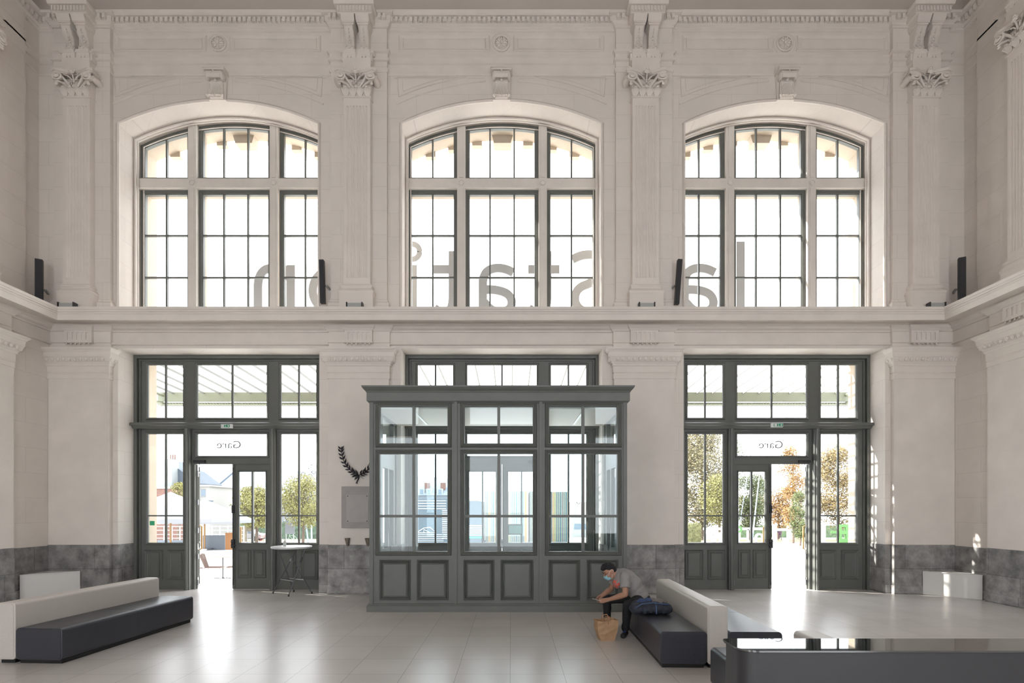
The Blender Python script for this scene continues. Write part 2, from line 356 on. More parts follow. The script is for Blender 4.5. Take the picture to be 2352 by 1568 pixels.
# ---------------------------------------------------------------- carved ornaments (modelled once, facing -y, then copied)
def spiral(cx, cz, r, turns, sgn, y, start=0, n=30, bulge=0):
    return [(cx+sgn*r*(1-.8*k/n)*math.cos(start+2*math.pi*turns*k/n), y-bulge*(k/n), cz+r*(1-.8*k/n)*math.sin(start+2*math.pi*turns*k/n)) for k in range(n+1)]
def capital_mesh():
    b = MB()
    b.prism([(-.285, 0), (.285, 0), (.30, .25), (.31, .5), (-.31, .5), (-.30, .25)], -.25, 0)
    b.prism([(-.31, -.045), (.31, -.045), (.31, -.005), (-.31, -.005)], -.275, 0)
    # abacus with concave front and pushed-out corners
    top = [(-.44, -.37), (-.36, -.40)]+[(-.36+.72*k/10, -.40+.10*math.sin(math.pi*k/10)) for k in range(1, 10)]+[(.36, -.40), (.44, -.37), (.40, 0), (-.40, 0)]
    b.prism(top, .62, .70, 'z'); b.prism([(x*.95, y*.95) for x, y in top], .58, .62, 'z')
    for s in (-1, 1):
        b.tube(spiral(s*.325, .455, .118, 2.1, s, -.37, .9, bulge=.04), [.026-.012*k/30 for k in range(31)], 6)
        rot = Matrix.Rotation(math.pi/2, 3, 'X'); b.ell((s*.325, -.33, .455), (.10, .09, .06), 12, 8)
        b.tube([(s*.40, -.33, .47), (s*.415, -.22, .46), (s*.40, -.06, .45)], [.06, .075, .06], 10)
        b.tube(spiral(s*.085, .31, .062, 1.7, -s, -.30, 1.2, 22, .03), .013, 6)
        b.tube([(s*.04, -.29, .18), (s*.10, -.31, .26), (s*.17, -.33, .38), (s*.24, -.36, .50), (s*.30, -.38, .57)], [.02, .024, .028, .026, .02], 6)
        b.tube([(s*.12, -.29, .20), (s*.20, -.31, .30), (s*.30, -.36, .33), (s*.35, -.38, .29)], [.018, .022, .026, .03], 6)
        b.ell((s*.34, -.36, .26), (.04, .035, .035), 8, 6)
        b.tube([(s*.05, -.31, .42), (s*.11, -.34, .50), (s*.19, -.35, .53)], .012, 5); b.tube([(s*.03, -.31, .40), (s*.07, -.34, .47), (s*.10, -.36, .45)], .013, 5)
        b.tube([(s*.08, -.33, .56), (s*.13, -.35, .58), (s*.11, -.36, .52)], .011, 5)
    # acanthus leaves
    for u in (-.23, -.075, .075, .23):
        for k in range(-3, 4):
            t = k/3.0
            b.tube([(u+t*.03, -.25, .01), (u+t*.055, -.275, .08), (u+t*.072, -.295, .15-.02*abs(t)), (u+t*.075, -.335, .20-.05*abs(t)), (u+t*.07, -.35, .175-.05*abs(t))], [.013, .015, .016, .014, .007], 5)
        b.ell((u, -.33, .20), (.04, .03, .025), 8, 6)
    for u in (-.15, 0, .15):
        for k in (-1, 0, 1): b.tube([(u+k*.02, -.25, .10), (u+k*.03, -.27, .20), (u+k*.045, -.31, .28), (u+k*.05, -.33, .26)], [.01, .014, .014, .007], 5)
    # central flower
    b.ell((0, -.37, .60), (.055, .04, .05), 10, 8); b.ell((0, -.38, .68), (.032, .03, .035), 8, 6)
    for k in range(7):
        a = math.pi*2*k/7+.2; b.ell((.05*math.cos(a), -.375, .60+.05*math.sin(a)), (.028, .02, .028), 8, 6)
    b.tube([(0, -.30, .34), (0, -.33, .45), (0, -.36, .55)], .016, 5); b.ell((0, -.32, .22), (.045, .03, .04), 8, 6)
    return b
_c = capital_mesh(); _c.v = [(x, y, z*.745) for x, y, z in _c.v]; CAPITAL = _c.build('capital', CARVED, smooth=True, ang=50)
def console_mesh():
    b = MB(); h = .47
    # S-shaped bracket profile in (y,z), extruded in x
    pr = [(0, 0), (-.13, 0), (-.16, .03), (-.165, .07), (-.14, .10), (-.12, .15), (-.125, .22), (-.15, .30), (-.19, .37), (-.225, .41), (-.235, .45), (-.235, h), (0, h)]
    for u in (-.155, .155):
        b.prism(pr, u-.095, u+.095, 'x')
        for s in (-1, 1):
            b.tube([(u+s*.082, y-.006, z) for y, z in pr[1:12]], .012, 5)
            b.ell((u+s*.095, -.16, .36), (.012, .055, .07), 10, 8); b.ell((u+s*.095, -.11, .06), (.012, .045, .045), 10, 8)
        for k, (y, z) in enumerate(((-.175, .06), (-.14, .11), (-.133, .155), (-.138, .20), (-.15, .25), (-.168, .30), (-.20, .355), (-.228, .40))):
            r = (.03, .035, .03, .026, .024, .018, .015, .012)[k]; b.ell((u, y, z), (r, .018, .024), 8, 6)
            if k < 5:
                for s in (-1, 1): b.tube([(u, y, z-.01), (u+s*r*1.3, y-.006, z+.015), (u+s*r*1.6, y-.004, z+.035)], .007, 4)
        # cap mouldings and gutta block
        b.box(u-.115, u+.115, -.26, 0, h, h+.03); b.box(u-.13, u+.13, -.285, 0, h+.03, h+.06); b.prism([(0, h+.06), (-.29, h+.06), (-.34, h+.17), (0, h+.17)], u-.14, u+.14, 'x')
        b.prism([(0, -.19), (-.15, -.19), (-.15, -.16), (-.17, -.13), (-.17, -.07), (-.20, -.05), (-.20, 0), (0, 0)], u-.135, u+.135, 'x')
        for s in (-1, 1):
            b.lathe([(.016, -.20), (.010, -.155), (.004, -.15)], (u+s*.035, -.166, .05), 6)
    b.box(-.33, .33, -.14, 0, -.20, -.05); b.box(-.36, .36, -.17, 0, -.05, -.01)
    b.box(-.36, .36, -.33, 0, h+.17, h+.20); b.box(-.37, .37, -.35, 0, h+.20, h+.32); b.prism([(0, h+.32), (-.39, h+.32), (-.43, h+.38), (0, h+.38)], -.42, .42, 'x')
    for k in range(11): x = -.34+k*.068; b.box(x-.019, x+.019, -.375, -.34, h+.205, h+.305)
    return b
CONSOLE = console_mesh().build('console_bracket', CARVED, smooth=True, ang=45)
def shaft_mesh():
    b = MB(); z0, z1 = 6.66, 10.60; yf = -.25; w = .285
    # shaft with seven flutes: plan contour with scallops
    fl = []; n = 7; pitch = .066; x = -pitch*(n-1)/2
    cont_ = [(-w, -.05), (-w, yf)]
    for k in range(n):
        c = x+k*pitch
        cont_ += [(c-.022, yf)]+[(c-.022+.044*t/4, yf+.02*math.sin(math.pi*t/4)) for t in (1, 2, 3)]+[(c+.022, yf)]
    cont_ += [(w, yf), (w, -.05)]
    b.prism(cont_, z0+.14, z1-.12, 'z'); b.box(-w, w, yf, -.05, z0, z0+.14); b.box(-w, w, yf, -.05, z1-.12, z1+.10); b.box(-.30, .30, yf-.02, -.05, 11.16, 11.50)
    return b
SHAFT = shaft_mesh().build('fluted_shaft', CARVED)
def base_mesh():
    b = MB()
    def c(w, yf): return lambda d: [(-w-d, 0), (-w-d, yf-d), (w+d, yf-d), (w+d, 0)]
    b.sweep(c(.285, -.25), [(-.2, 6.67), (.015, 6.67), (.02, 6.65), (.045, 6.63), (.05, 6.60), (.03, 6.575), (.03, 6.56), (.07, 6.52), (.09, 6.49), (.085, 6.46), (.075, 6.44), (.075, 6.0), (-.2, 6.0)])
    return b
BASE = base_mesh().build('pedestal', CARVED)
def backing_mesh():
    b = MB(); b.box(-.61, .61, -.10, 0, 6.0, 12.5)
    def c(w, yf): return lambda d: [(-w-d, 0), (-w-d, yf-d), (w+d, yf-d), (w+d, 0)]
    b.sweep(c(.61, -.10), [(-.2, 6.40), (.004, 6.40), (.02, 6.37), (.02, 6.34), (.05, 6.31), (.05, 6.0), (-.2, 6.0)])
    b.sweep(c(.61, -.10), [(-.2, 11.32), (.01, 11.32), (.03, 11.345), (.03, 11.40), (.004, 11.41), (.004, 11.55), (.045, 11.56), (.045, 11.60), (.02, 11.61), (.02, 11.71), (.07, 11.73), (.07, 11.77), (-.2, 11.8)])
    b.sweep(c(.61, -.10), [(-.2, 12.26), (.03, 12.27), (.03, 12.295), (.06, 12.31), (.06, 12.34), (.10, 12.36), (.10, 12.47), (.16, 12.475), (.16, 12.53), (-.2, 12.56)])
    for k in range(12):
        x = -.59+k*.107
        if abs(x) > .4: b.box(x-.03, x+.03, -.265, -.19, 12.37, 12.465)
    return b
BACKING = backing_mesh().build('pier', PLASTER)
def lower_mesh():
    b = MB(); w = .655; yf = -.12
    b.box(-w, w, yf, 0, 1.07, 4.78)
    def c(ww, y): return lambda d: [(-ww-d, 0), (-ww-d, y-d), (ww+d, y-d), (ww+d, 0)]
    b.sweep(c(w, yf), [(-.1, 4.66), (.012, 4.66), (.02, 4.67), (.02, 4.76), (.008, 4.77), (.008, 4.79), (.022, 4.80), (.022, 4.93), (.04, 4.945), (.045, 4.98), (.06, 4.99), (.06, 5.01), (.08, 5.02), (.115, 5.11), (.125, 5.12), (.125, 5.215), (.14, 5.225), (.155, 5.25), (.18, 5.27), (.185, 5.30), (-.1, 5.32)])
    # entablature block with frieze, flaring under the ledge
    b.sweep(c(.66, -.07), [(-.1, 5.30), (.003, 5.30), (.003, 5.45), (.02, 5.46), (.003, 5.47), (.003, 5.70), (.03, 5.71), (.05, 5.74), (.09, 5.78), (.10, 5.82), (-.1, 5.84)])
    return b
LOWER = lower_mesh().build('lower_pilaster', CARVED)
def egg_mesh():
    b = MB(); w = .655
    for k in range(11):
        u = -.60+k*.12; b.ell((u, -.225, 5.065), (.036, .03, .042), 10, 8)
        b.tube([(u-.048, -.22, 5.105), (u-.045, -.205, 5.05), (u-.02, -.195, 5.02)], .010, 5); b.tube([(u+.048, -.22, 5.105), (u+.045, -.205, 5.05), (u+.02, -.195, 5.02)], .010, 5)
        if k < 10: b.tube([(u+.06, -.23, 5.11), (u+.06, -.205, 5.02)], [.012, .005], 4)
    for s in (-1, 1):
        for k in range(2):
            y = -.05-k*.12; b.ell((s*(w+.10), y, 5.065), (.03, .036, .042), 10, 8)
    return b
EGG = egg_mesh().build('egg_and_dart_band', CARVED, smooth=True)
def tri_mesh():
    b = MB(); w = .30; yf = -.14
    def c(ww, y): return lambda d: [(-ww-d, 0), (-ww-d, y-d), (ww+d, y-d), (ww+d, 0)]
    cont_ = [(-w, -.05), (-w, yf)]
    for k in range(5):
        x = -.20+k*.10; cont_ += [(x-.026, yf), (x-.026, yf+.018), (x+.026, yf+.018), (x+.026, yf)]
    cont_ += [(w, yf), (w, -.05)]
    b.prism(cont_, 5.51, 5.67, 'z'); b.box(-w, w, yf, -.05, 5.67, 5.72); b.box(-w, w, yf, -.05, 5.47, 5.51)
    b.sweep(c(w, yf), [(-.05, 5.465), (.015, 5.465), (.015, 5.44), (-.05, 5.43)])
    b.sweep(c(w, yf), [(-.05, 5.71), (.02, 5.715), (.03, 5.74), (.06, 5.77), (.07, 5.81), (-.05, 5.83)])
    for k in range(6): b.lathe([(.012, -.0), (.02, -.035), (.02, -.04)], (-.24+k*.096, yf+.0, 5.435), 7)
    return b
TRI = tri_mesh().build('triglyph', CARVED)
def dado_mesh():
    b = MB(); b.box(-.665, .665, -.132, 0, 0, 1.07); b.box(-.675, .675, -.15, 0, 0, .19); return b
PDADO = dado_mesh().build('dado', DADO, bevel=.005)
ORN = [CAPITAL, CONSOLE, SHAFT, BASE, BACKING, LOWER, EGG, TRI, PDADO]
for o in ORN: COL.objects.unlink(o)
tn = 6
def pilaster(u_up, u_low, rot, place, lowshift):
    global tn
    root = empty('trim_%d' % tn, place, rot); tn += 1; struct(root)
    def put(o, dx=0, dy=0, dz=0):
        c = o.copy(); COL.objects.link(c); c.parent = root; c.location = (dx, dy, dz); return c
    put(BACKING, u_up, lowshift); put(SHAFT, u_up, lowshift); put(BASE, u_up, lowshift); put(CAPITAL, u_up, lowshift-.0, 10.68)
    put(CONSOLE, u_up, lowshift-.10, 11.66)
    put(LOWER, u_low); put(EGG, u_low); put(TRI, u_low); put(PDADO, u_low)
    return root
pilaster(-9.11, -9.17, 0, (CX, YW, 0), 0); pilaster(-3.097, -3.097, 0, (CX, YW, 0), 0); pilaster(3.097, 3.097, 0, (CX, YW, 0), 0); pilaster(9.11, 9.17, 0, (CX, YW, 0), 0)
pilaster(.12, 0, math.pi/2, (CX-WL, 10.14, 0), .30); pilaster(-.12, 0, -math.pi/2, (CX+WL, 10.14, 0), .30)
# keystones and rosettes
def keystone():
    b = MB()
    b.box(-.24, .24, -.22, .05, .66, .70); b.box(-.255, .255, -.24, .05, .70, .74); b.prism([(-.20, -.02), (.20, -.02), (.225, .66), (-.225, .66)], -.06, .02)
    rot = Matrix.Rotation(math.pi/2, 3, 'Y')
    b.prism([(-.10+.0, .50), (-.20, .47), (-.235, .54), (-.22, .62), (-.14, .66), (0, .66), (0, .40)], -.185, .185, 'x')
    b.prism([(0, 0), (-.10, 0), (-.13, .08), (-.12, .2), (-.10, .32), (-.13, .42), (0, .45)], -.15, .15, 'x')
    for s in (-1, 1):
        b.ell((s*.17, -.14, .54), (.045, .10, .10), 12, 8); b.tube([(s*.195, -.14+.08*math.cos(a), .54+.08*math.sin(a)) for a in [k*.5 for k in range(13)]], .014, 5)
        b.tube([(s*.15, -.11, .40), (s*.155, -.12, .2), (s*.15, -.13, .08), (s*.17, -.15, 0), (s*.19, -.17, .03)], [.02, .02, .025, .03, .02], 6)
    for k in range(-4, 5):
        t = k/4; b.tube([(t*.05, -.11, .38), (t*.11, -.115, .25), (t*.14, -.135, .10), (t*.155, -.165, .0+.03*abs(t)), (t*.16, -.19, .02)], [.012, .018, .02, .02, .01], 5)
    for k, z in enumerate((.62, .56, .50, .45, .41)): b.ell((0, -.22+.03*k, z), (.022+.006*k, .03, .03), 8, 6)
    return b
_k = keystone(); _k.v = [(x*.92, y, z*.79) for x, y, z in _k.v]; KS = _k.build('keystone', CARVED, wall_back, smooth=True, ang=45)
def rosette():
    b = MB()
    b.tube([(.165*math.cos(a), -.02, .165*math.sin(a)) for a in [2*math.pi*k/28 for k in range(29)]], .024, 6, cap=False)
    b.tube([(.24*math.cos(a), .0, .24*math.sin(a)) for a in [2*math.pi*k/28 for k in range(29)]], .010, 5, cap=False)
    rot = Matrix.Rotation(math.pi/2, 3, 'X'); b.ell((0, -.01, 0), (.14, .025, .14), 20, 8)
    b.ell((0, -.05, 0), .032, 10, 8)
    for k in range(8):
        a = 2*math.pi*k/8; r = Matrix.Rotation(-a, 3, 'Y'); b.ell((.08*math.cos(a), -.035, .08*math.sin(a)), (.05, .022, .022), 8, 6, r)
        b.ell((.118*math.cos(a+.39), -.03, .118*math.sin(a+.39)), (.022, .018, .022), 8, 6)
    return b
RO = rosette().build('rosette', CARVED, wall_back, smooth=True, ang=50)
for i, c in enumerate(BAYS):
    k = KS if i == 0 else KS.copy(); r = RO if i == 0 else RO.copy()
    if i: COL.objects.link(k); COL.objects.link(r)
    k.location = (c, YW, Z_CR-.02); r.location = (c, YW-.003, 12.02)
KS['label'] = 'carved keystone with scroll and acanthus leaf'

# ---------------------------------------------------------------- arched windows
def sash_ring(b, xl, xr, zb, ztf, w, y0, y1, n=8):
    def pts(i): return [(xl+i, zb+i), (xr-i, zb+i)]+[(xr-i-(xr-xl-2*i)*k/n, ztf(xr-i-(xr-xl-2*i)*k/n)-i) for k in range(n+1)]
    A, B = pts(0), pts(w); m = len(A)
    vs = [(x, y0, z) for x, z in A]+[(x, y0, z) for x, z in B]+[(x, y1, z) for x, z in A]+[(x, y1, z) for x, z in B]
    fs = []
    for k in range(m):
        q = (k+1) % m; fs += [(k, q, m+q, m+k), (2*m+k, 3*m+k, 3*m+q, 2*m+q), (k, 2*m+k, 2*m+q, q), (m+k, m+q, 3*m+q, 3*m+k)]
    b.add(vs, fs); return pts
def window(i, c):
    root = struct(empty('window_%d' % i, (c, YG, Z_SILL)))
    a0, a1 = HB-.01, .845; m = .19; x2 = .845; x1 = x2+m            # centre light half width, mullion width
    ft = lambda x: arcz(x)-.012
    # stone tracery
    b = MB()
    for s in (-1, 1):
        x = s*(x2+m/2); b.box(x-m/2, x+m/2, -.16, .05, 0, arcz(x)-Z_SILL)
        b.box(x-m/2+.05, x+m/2-.05, -.18, -.16, 0, 3.18); b.box(x-m/2+.05, x+m/2-.05, -.18, -.16, 3.42, arcz(x)-Z_SILL-.05)
        b.tube([(x+.055*math.cos(t), -.185, 3.30+.055*math.sin(t)) for t in [2*math.pi*k/16 for k in range(17)]], .010, 5, cap=False)
        b.prism([(x+.05*math.cos(2*math.pi*k/16), 3.30+.05*math.sin(2*math.pi*k/16)) for k in range(16)], -.18, -.1)
    b.box(-HB, HB, -.155, .05, 3.19, 3.41)
    tr = b.build('stone_mullion', MULL, root)
    lights = [(-a0, -x1), (-x2, x2), (x1, a0)]
    for li, (xl, xr) in enumerate(lights):
        nm = 1 if li != 1 else 2
        for up in (0, 1):
            zb = 0.0 if not up else 3.41; f2 = (lambda x: 3.19) if not up else (lambda x: ft(x)-Z_SILL)
            b = MB(); pts = sash_ring(b, xl, xr, zb, f2, .075, -.06, .03); sash_ring(b, xl+.055, xr-.055, zb+.055, (lambda x, f=f2: f(x)-.055), .035, -.035, .05)
            if up: b.box(xl, xr, -.10, -.05, zb, zb+.045)
            for k in range(nm):
                x = xl+(xr-xl)*(k+1)/(nm+1); b.box(x-.017, x+.017, -.03, .03, zb+.05, f2(x)-.05)
            if not up:
                for z in (1.18, 2.155): b.box(xl+.06, xr-.06, -.028, .028, z-.017, z+.017)
            sh = b.build('window_sash', GREEN, root)
            q = pts(.07); MB().add([(x, .0, z) for x, z in q], [tuple(range(len(q)))]).build('pane', GLASS, sh)
for i, c in enumerate(BAYS): window(i+1, c)

# ---------------------------------------------------------------- green joinery in the door openings
LET = mat('grey_lettering', (.22, .22, .23), .5)
def zy(py): return ZA(py, YD)
def dxp(p): return p/99.76
ZT1, ZT0 = zy(839), zy(960); ZH = zy(980); ZG1, ZG0, ZM = zy(997), zy(1246), zy(1184); ZL0 = zy(1047); ZLF = zy(1066)
def raised(b, x0, x1, z0, z1, y):
    b.ring(x0, x1, z0, z1, .035, y-.022, y); b.ring(x0+.05, x1-.05, z0+.05, z1-.05, .03, y-.012, y); b.box(x0+.085, x1-.085, y-.012, y, z0+.085, z1-.085)
def leaf(hx, dirn, parent, angle, handle=True, off=.0):
    # door leaf of width .86 hinged at hx, closed direction dirn (+1 to the right)
    w = .857
    L_ = empty('door_leaf', (hx, .02, 0), angle); L_.parent = parent
    b = MB(); gx0, gx1 = .085, w-.14; X = lambda a: a*dirn
    def R(a, c_): return tuple(sorted((X(a), X(c_))))
    g = R(gx0+.02, gx1); b.plate(*R(0, w), .004, ZLF, -.03, .012, [(*g, ZG0, zy(1083))])
    b.ring(g[0]-.03, g[1]+.03, ZG0-.03, zy(1083)+.03, .035, -.055, -.03)
    mid = (g[0]+g[1])/2; b.box(mid-.018, mid+.018, -.03, .03, ZG0, zy(1083)); b.box(g[0], g[1], -.027, .027, ZM-.016, ZM+.016)
    for a0, a1 in ((.09, w/2-.04), (w/2+.0, w-.11)): raised(b, *R(a0, a1), zy(1327), zy(1262), -.03)
    x = R(w-.055, w); b.box(x[0], x[1], -.05, -.03, .02, ZLF)
    lf = b.build('leaf_panel', GREEN, L_)
    MB().box(g[0], g[1], -.003, .003, ZG0, zy(1083)).build('pane', GLASS, L_)
    op = abs(angle) > .1; sy = -1 if op else 1
    if handle and not op:
        hb = MB(); hxx = X(w-.028); hb.tube([(hxx, -.08, .10), (hxx, -.08, ZLF-.08)], .012, 6); hb.box(hxx-.03, hxx+.03, -.11, -.05, .95, 1.15); hb.tube([(hxx-.02, -.13, 1.02), (hxx-X(.09), -.13, 1.02)], .014, 6)
        hb.ell((hxx, -.11, 1.1), .035, 8, 6); hb.box(hxx-.02, hxx+.02, -.10, -.05, 1.75, 1.93)
        hb.build('handle', DARKMET, L_, smooth=True)
    if handle:
        wb = MB(); xx = X(w-.12); wb.tube([(xx, sy*.03, .86), (xx, sy*.09, .88), (xx, sy*.09, 1.42), (xx, sy*.03, 1.44)], .02, 8); wb.build('pull_bar', mat('varnished_wood', (.55, .33, .13), .4), L_, smooth=True)
    hg = MB()
    for z in (.15, .75, 1.35, 2.0, 2.65): hg.tube([(0, -.04, z-.06), (0, -.04, z+.06)], .014, 6)
    hg.build('hinge', STEEL, L_)
    return L_
def door_set(i, c, letters=False, open_side=0):
    root = struct(empty('door_%d' % i, (c, YD, 0)))
    loc = lambda o: o
    def B(): 
        b = MB(); b.xf = lambda x, y, z: (x, y-YD if y > 5 else y, z); return b
    HO = dxp(220)
    mids = [(-dxp(193), -dxp(112)), (-dxp(79.5), dxp(79.5)), (dxp(112), dxp(193))]
    b = MB()
    holes = [(x0, x1, ZT0, ZT1) for x0, x1 in mids]+[(mids[0][0], mids[0][1], ZG0, ZG1), (mids[2][0], mids[2][1], ZG0, ZG1), (mids[1][0], mids[1][1], ZL0, ZG1), (-.86, .86, -.1, ZLF)]
    b.plate(-HO, HO, 0, Z_HEAD-.005, -.04, .01, holes)
    # outer architrave of the frame
    for s in (-1, 1):
        x = s*HO; b.box(min(x, x-s*.07), max(x, x-s*.07), -.12, -.04, 0, Z_HEAD-.005)
        x = s*(HO-.09); b.box(min(x, x-s*.035), max(x, x-s*.035), -.07, -.04, 0, Z_HEAD-.125)
    b.box(-HO+.07, HO-.07, -.12, -.04, Z_HEAD-.08, Z_HEAD-.005); b.box(-HO+.09, HO-.09, -.069, -.04, Z_HEAD-.125, Z_HEAD-.09)
    for h in holes[:6]: b.ring(h[0]-.05, h[1]+.05, h[2]-.05, h[3]+.05, .055, -.062, -.04)
    for x0, x1 in (mids[0], mids[2]):
        m = (x0+x1)/2; b.box(m-.02, m+.02, -.03, .008, ZG0, ZT1); b.box(x0, x1, -.027, .006, ZM-.016, ZM+.016)
        raised(b, x0-.07, m-.05, zy(1330), zy(1262), -.04); raised(b, m+.05, x1+.05, zy(1330), zy(1262), -.04)
    b.box(-.02, .02, -.03, .008, ZT0, ZT1)
    b.build('frame', GREEN, root)
    # moulded rail across the opening
    b = MB(); hw = HO+.02
    b.prism([(-.04, ZH-.07), (-.16, ZH-.06), (-.20, ZH-.01), (-.26, ZH+.0), (-.26, ZH+.05), (-.22, ZH+.07), (-.04, ZH+.08)], -hw, hw, 'x'); b.build('transom_rail', GREEN, root)
    for s in (-1, 1):
        b = MB(); x = s*dxp(97); b.box(x-.055, x+.055, -.16, -.04, 0, ZH-.06); b.tube([(x, -.17, 0), (x, -.17, ZH-.06)], .035, 8); b.build('post', GREEN, root, smooth=True)
    for x0, x1, z0, z1 in holes[:6]: MB().box(x0, x1, -.003, .003, z0, z1).build('pane', GLASS, root)
    if open_side == -1: leaf(-.86, 1, root, math.radians(118), True); leaf(.86, -1, root, 0)
    elif open_side == 1: leaf(.86, -1, root, math.radians(-118), True); leaf(-.86, 1, root, 0)
    else: leaf(-.86, 1, root, 0); leaf(.86, -1, root, 0)
    # door closer
    s = open_side or 1; b = MB(); b.box(min(s*.86, s*.60), max(s*.86, s*.60), -.10, -.04, ZLF+.03, ZLF+.09); b.tube([(s*.72, -.07, ZLF+.04), (s*.80, .05, ZLF+.0)], .012, 6); b.build('door_closer', DARKMET, root)
    if letters:
        vs, fs = text_pts('Gare', .245, .003, True, 1.15)
        b = MB(); off = -.09+(.08 if c > 0 else 0); b.add([(x+off, y-.008, z+zy(1029)) for x, y, z in vs], fs); b.build('lettering', LET, root, label='mirrored grey word Gare on the pane')
    return root
door_set(1, BAYS[0], True, -1); door_set(2, BAYS[1]); door_set(3, BAYS[2], True, 1)
b = MB(); b.box(BAYS[0]-1.91, BAYS[0]-1.80, YD-.008, YD-.004, zy(1206), zy(1196)); st = b.build('green_sticker', mat('green_vinyl', (.05, .5, .25), .4)); tag(st, 'small green exit sticker on the lower left pane of the left doorway', 'sticker')
# ================================================================ ENTRANCE VESTIBULE
YV = 9.74
def zv(py): return ZA(py, YV)
def xv(px): return XA(px, YV)
def vestibule():
    X0, X1 = xv(849), xv(1440); cxv = (X0+X1)/2; root = empty('entrance_vestibule', (cxv, (YV+YW)/2, 0)); ox, oy = cxv, (YV+YW)/2
    tag(root, 'green-grey panelled timber and glass entrance vestibule standing against the middle doorway', 'vestibule')
    def bld(b, *a, **k):
        b.v = [(x-ox, y-oy, z) for x, y, z in b.v]; return b.build(*a, **k)
    bays = [(872, 1028), (1067, 1224), (1261, 1418)]
    panels = [(874, 941), (960, 1028), (1067, 1133), (1152, 1223), (1262, 1330), (1350, 1418)]
    holes = []
    for a, c in bays: holes += [(xv(a), xv(c), zv(1018), zv(933)), (xv(a), xv(c), zv(1266), zv(1042))]
    b = MB(); b.plate(X0, X1, 0, 3.93, YV, YV+.09, holes)
    for h in holes: b.ring(h[0]-.075, h[1]+.075, h[2]-.075, h[3]+.075, .05, YV-.035, YV); b.ring(h[0]-.03, h[1]+.03, h[2]-.03, h[3]+.03, .032, YV-.012, YV)
    for x in (X0, X1-.07): b.box(x, x+.07, YV-.02, YV, .14, 3.80)
    bld(b, 'front_frame', GREEN, root)
    for px in (1046.5, 1242):
        b = MB(); b.box(xv(px)-.028, xv(px)+.028, YV-.03, YV, .14, 3.80); bld(b, 'post', GREEN, root)
        b = MB(); b.box(xv(px)-.034, xv(px)+.034, YV-.036, YV, 3.62, 3.66)
    for a, c in panels:
        b = MB(); raised(b, xv(a)-.02, xv(c)+.02, zv(1378), zv(1285), YV); b.ring(xv(a)+.012, xv(c)-.012, zv(1378)+.03, zv(1285)-.03, .02, YV-.03, YV)
        bld(b, 'raised_panel', GREEN, root)
    for a, c in bays:
        m = (a+c)/2; b = MB(); b.box(xv(m)-.026, xv(m)+.026, YV+.01, YV+.07, zv(1266), zv(1042)); b.box(xv(m)-.026, xv(m)+.026, YV+.01, YV+.07, zv(1018), zv(933)); b.box(xv(a), xv(c), YV+.013, YV+.067, zv(1188), zv(1182))
        bld(b, 'glazing_bar', GREEN, root)
    for h in holes: bld(MB().box(h[0], h[1], YV+.04, YV+.046, h[2], h[3]), 'pane', GLASSV, root)
    # plinth and cornice run round three sides
    def c3(d): return [(X0-d, YW-.14), (X0-d, YV-d), (X1+d, YV-d), (X1+d, YW-.14)]
    bld(MB().sweep(c3, [(-.09, 0), (.045, 0), (.045, .105), (.03, .12), (.02, .14), (.0, .145), (-.09, .145)]), 'plinth', GREEN, root)
    bld(MB().sweep(c3, [(-.09, 3.72), (0, 3.74), (.02, 3.76), (.045, 3.785), (.045, 3.93), (.055, 3.94), (.06, 3.955), (.09, 3.985), (.115, 4.02), (.12, 4.045), (-.3, 4.06)]), 'cornice', GREEN, root)
    # glazed side walls with a door each
    for s, X in ((-1, X0), (1, X1)):
        b = MB(); xi, xo = (X, X+.08) if s < 0 else (X-.08, X)
        y0, y1 = YV+.09, YW-.14; L = y1-y0
        b.xf = lambda u, v, z: (xi+(v), y0+u, z)
        hs = [(.10, .42, 1.08, 3.0), (.58, 1.02, 1.08, 2.65), (1.10, 1.52, 1.08, 2.65), (1.66, L-.08, 1.08, 3.0), (.10, .42, 3.12, 3.62), (.58, 1.52, 3.12, 3.62), (1.66, L-.08, 3.12, 3.62)]
        b.plate(0, L, .14, 3.80, 0, .08, hs)
        bld(b, 'side_frame', GREEN, root)
        b = MB(); b.xf = lambda u, v, z: (xi+v, y0+u, z)
        for h in hs: b.box(h[0], h[1], .037, .043, h[2], h[3])
        bld(b, 'side_pane', GLASSV, root)
        b = MB(); xx = xi-.05 if s < 0 else xi-.05; xx = (X+.14) if s < 0 else (X-.14)
        b.tube([(xx, y0+1.06, 1.0), (xx, y0+1.0, 1.02), (xx, y0+.72, 1.75)], .018, 8); bld(b, 'pull_bar', STEEL, root, smooth=True)
    bld(MB().box(X0+.08, X1-.08, YV+.09, YW-.02, 3.66, 3.72), 'inner_ceiling', mat('beige_ceiling_panel', (.80, .73, .66), .5), root)
    bld(MB().box(X0, X1, YV, YW-.02, 4.0, 4.05), 'roof', GREEN, root)
    for x in (X0+.75, X1-.75):
      b = MB(); b.box(x-.02, x+.02, YV+.3, YW-.3, 3.645, 3.66)
      bld(b, 'ceiling_light', mat('led_strip', (.9, .9, .9), .3), root)
    return root
vestibule()
# small teal notice on the middle door, dark box hanging on the pane
tag(MB().box(XA(1168, YD-.1), XA(1199, YD-.1), YD-.12, YD-.11, ZA(1226, YD-.1), ZA(1205, YD-.1)).build('notice', mat('teal_sheet', (.45, .75, .70), .5)), 'teal sheet in a dark frame on the right leaf of the middle door', 'notice')
b = MB(); a = (XA(1168, YD-.1), XA(1199, YD-.1), ZA(1226, YD-.1), ZA(1205, YD-.1)); b.ring(a[0]-.015, a[1]+.015, a[2]-.015, a[3]+.015, .025, YD-.135, YD-.11); nf = b.build('notice_frame', BLACKR); nf.parent = bpy.data.objects['notice']

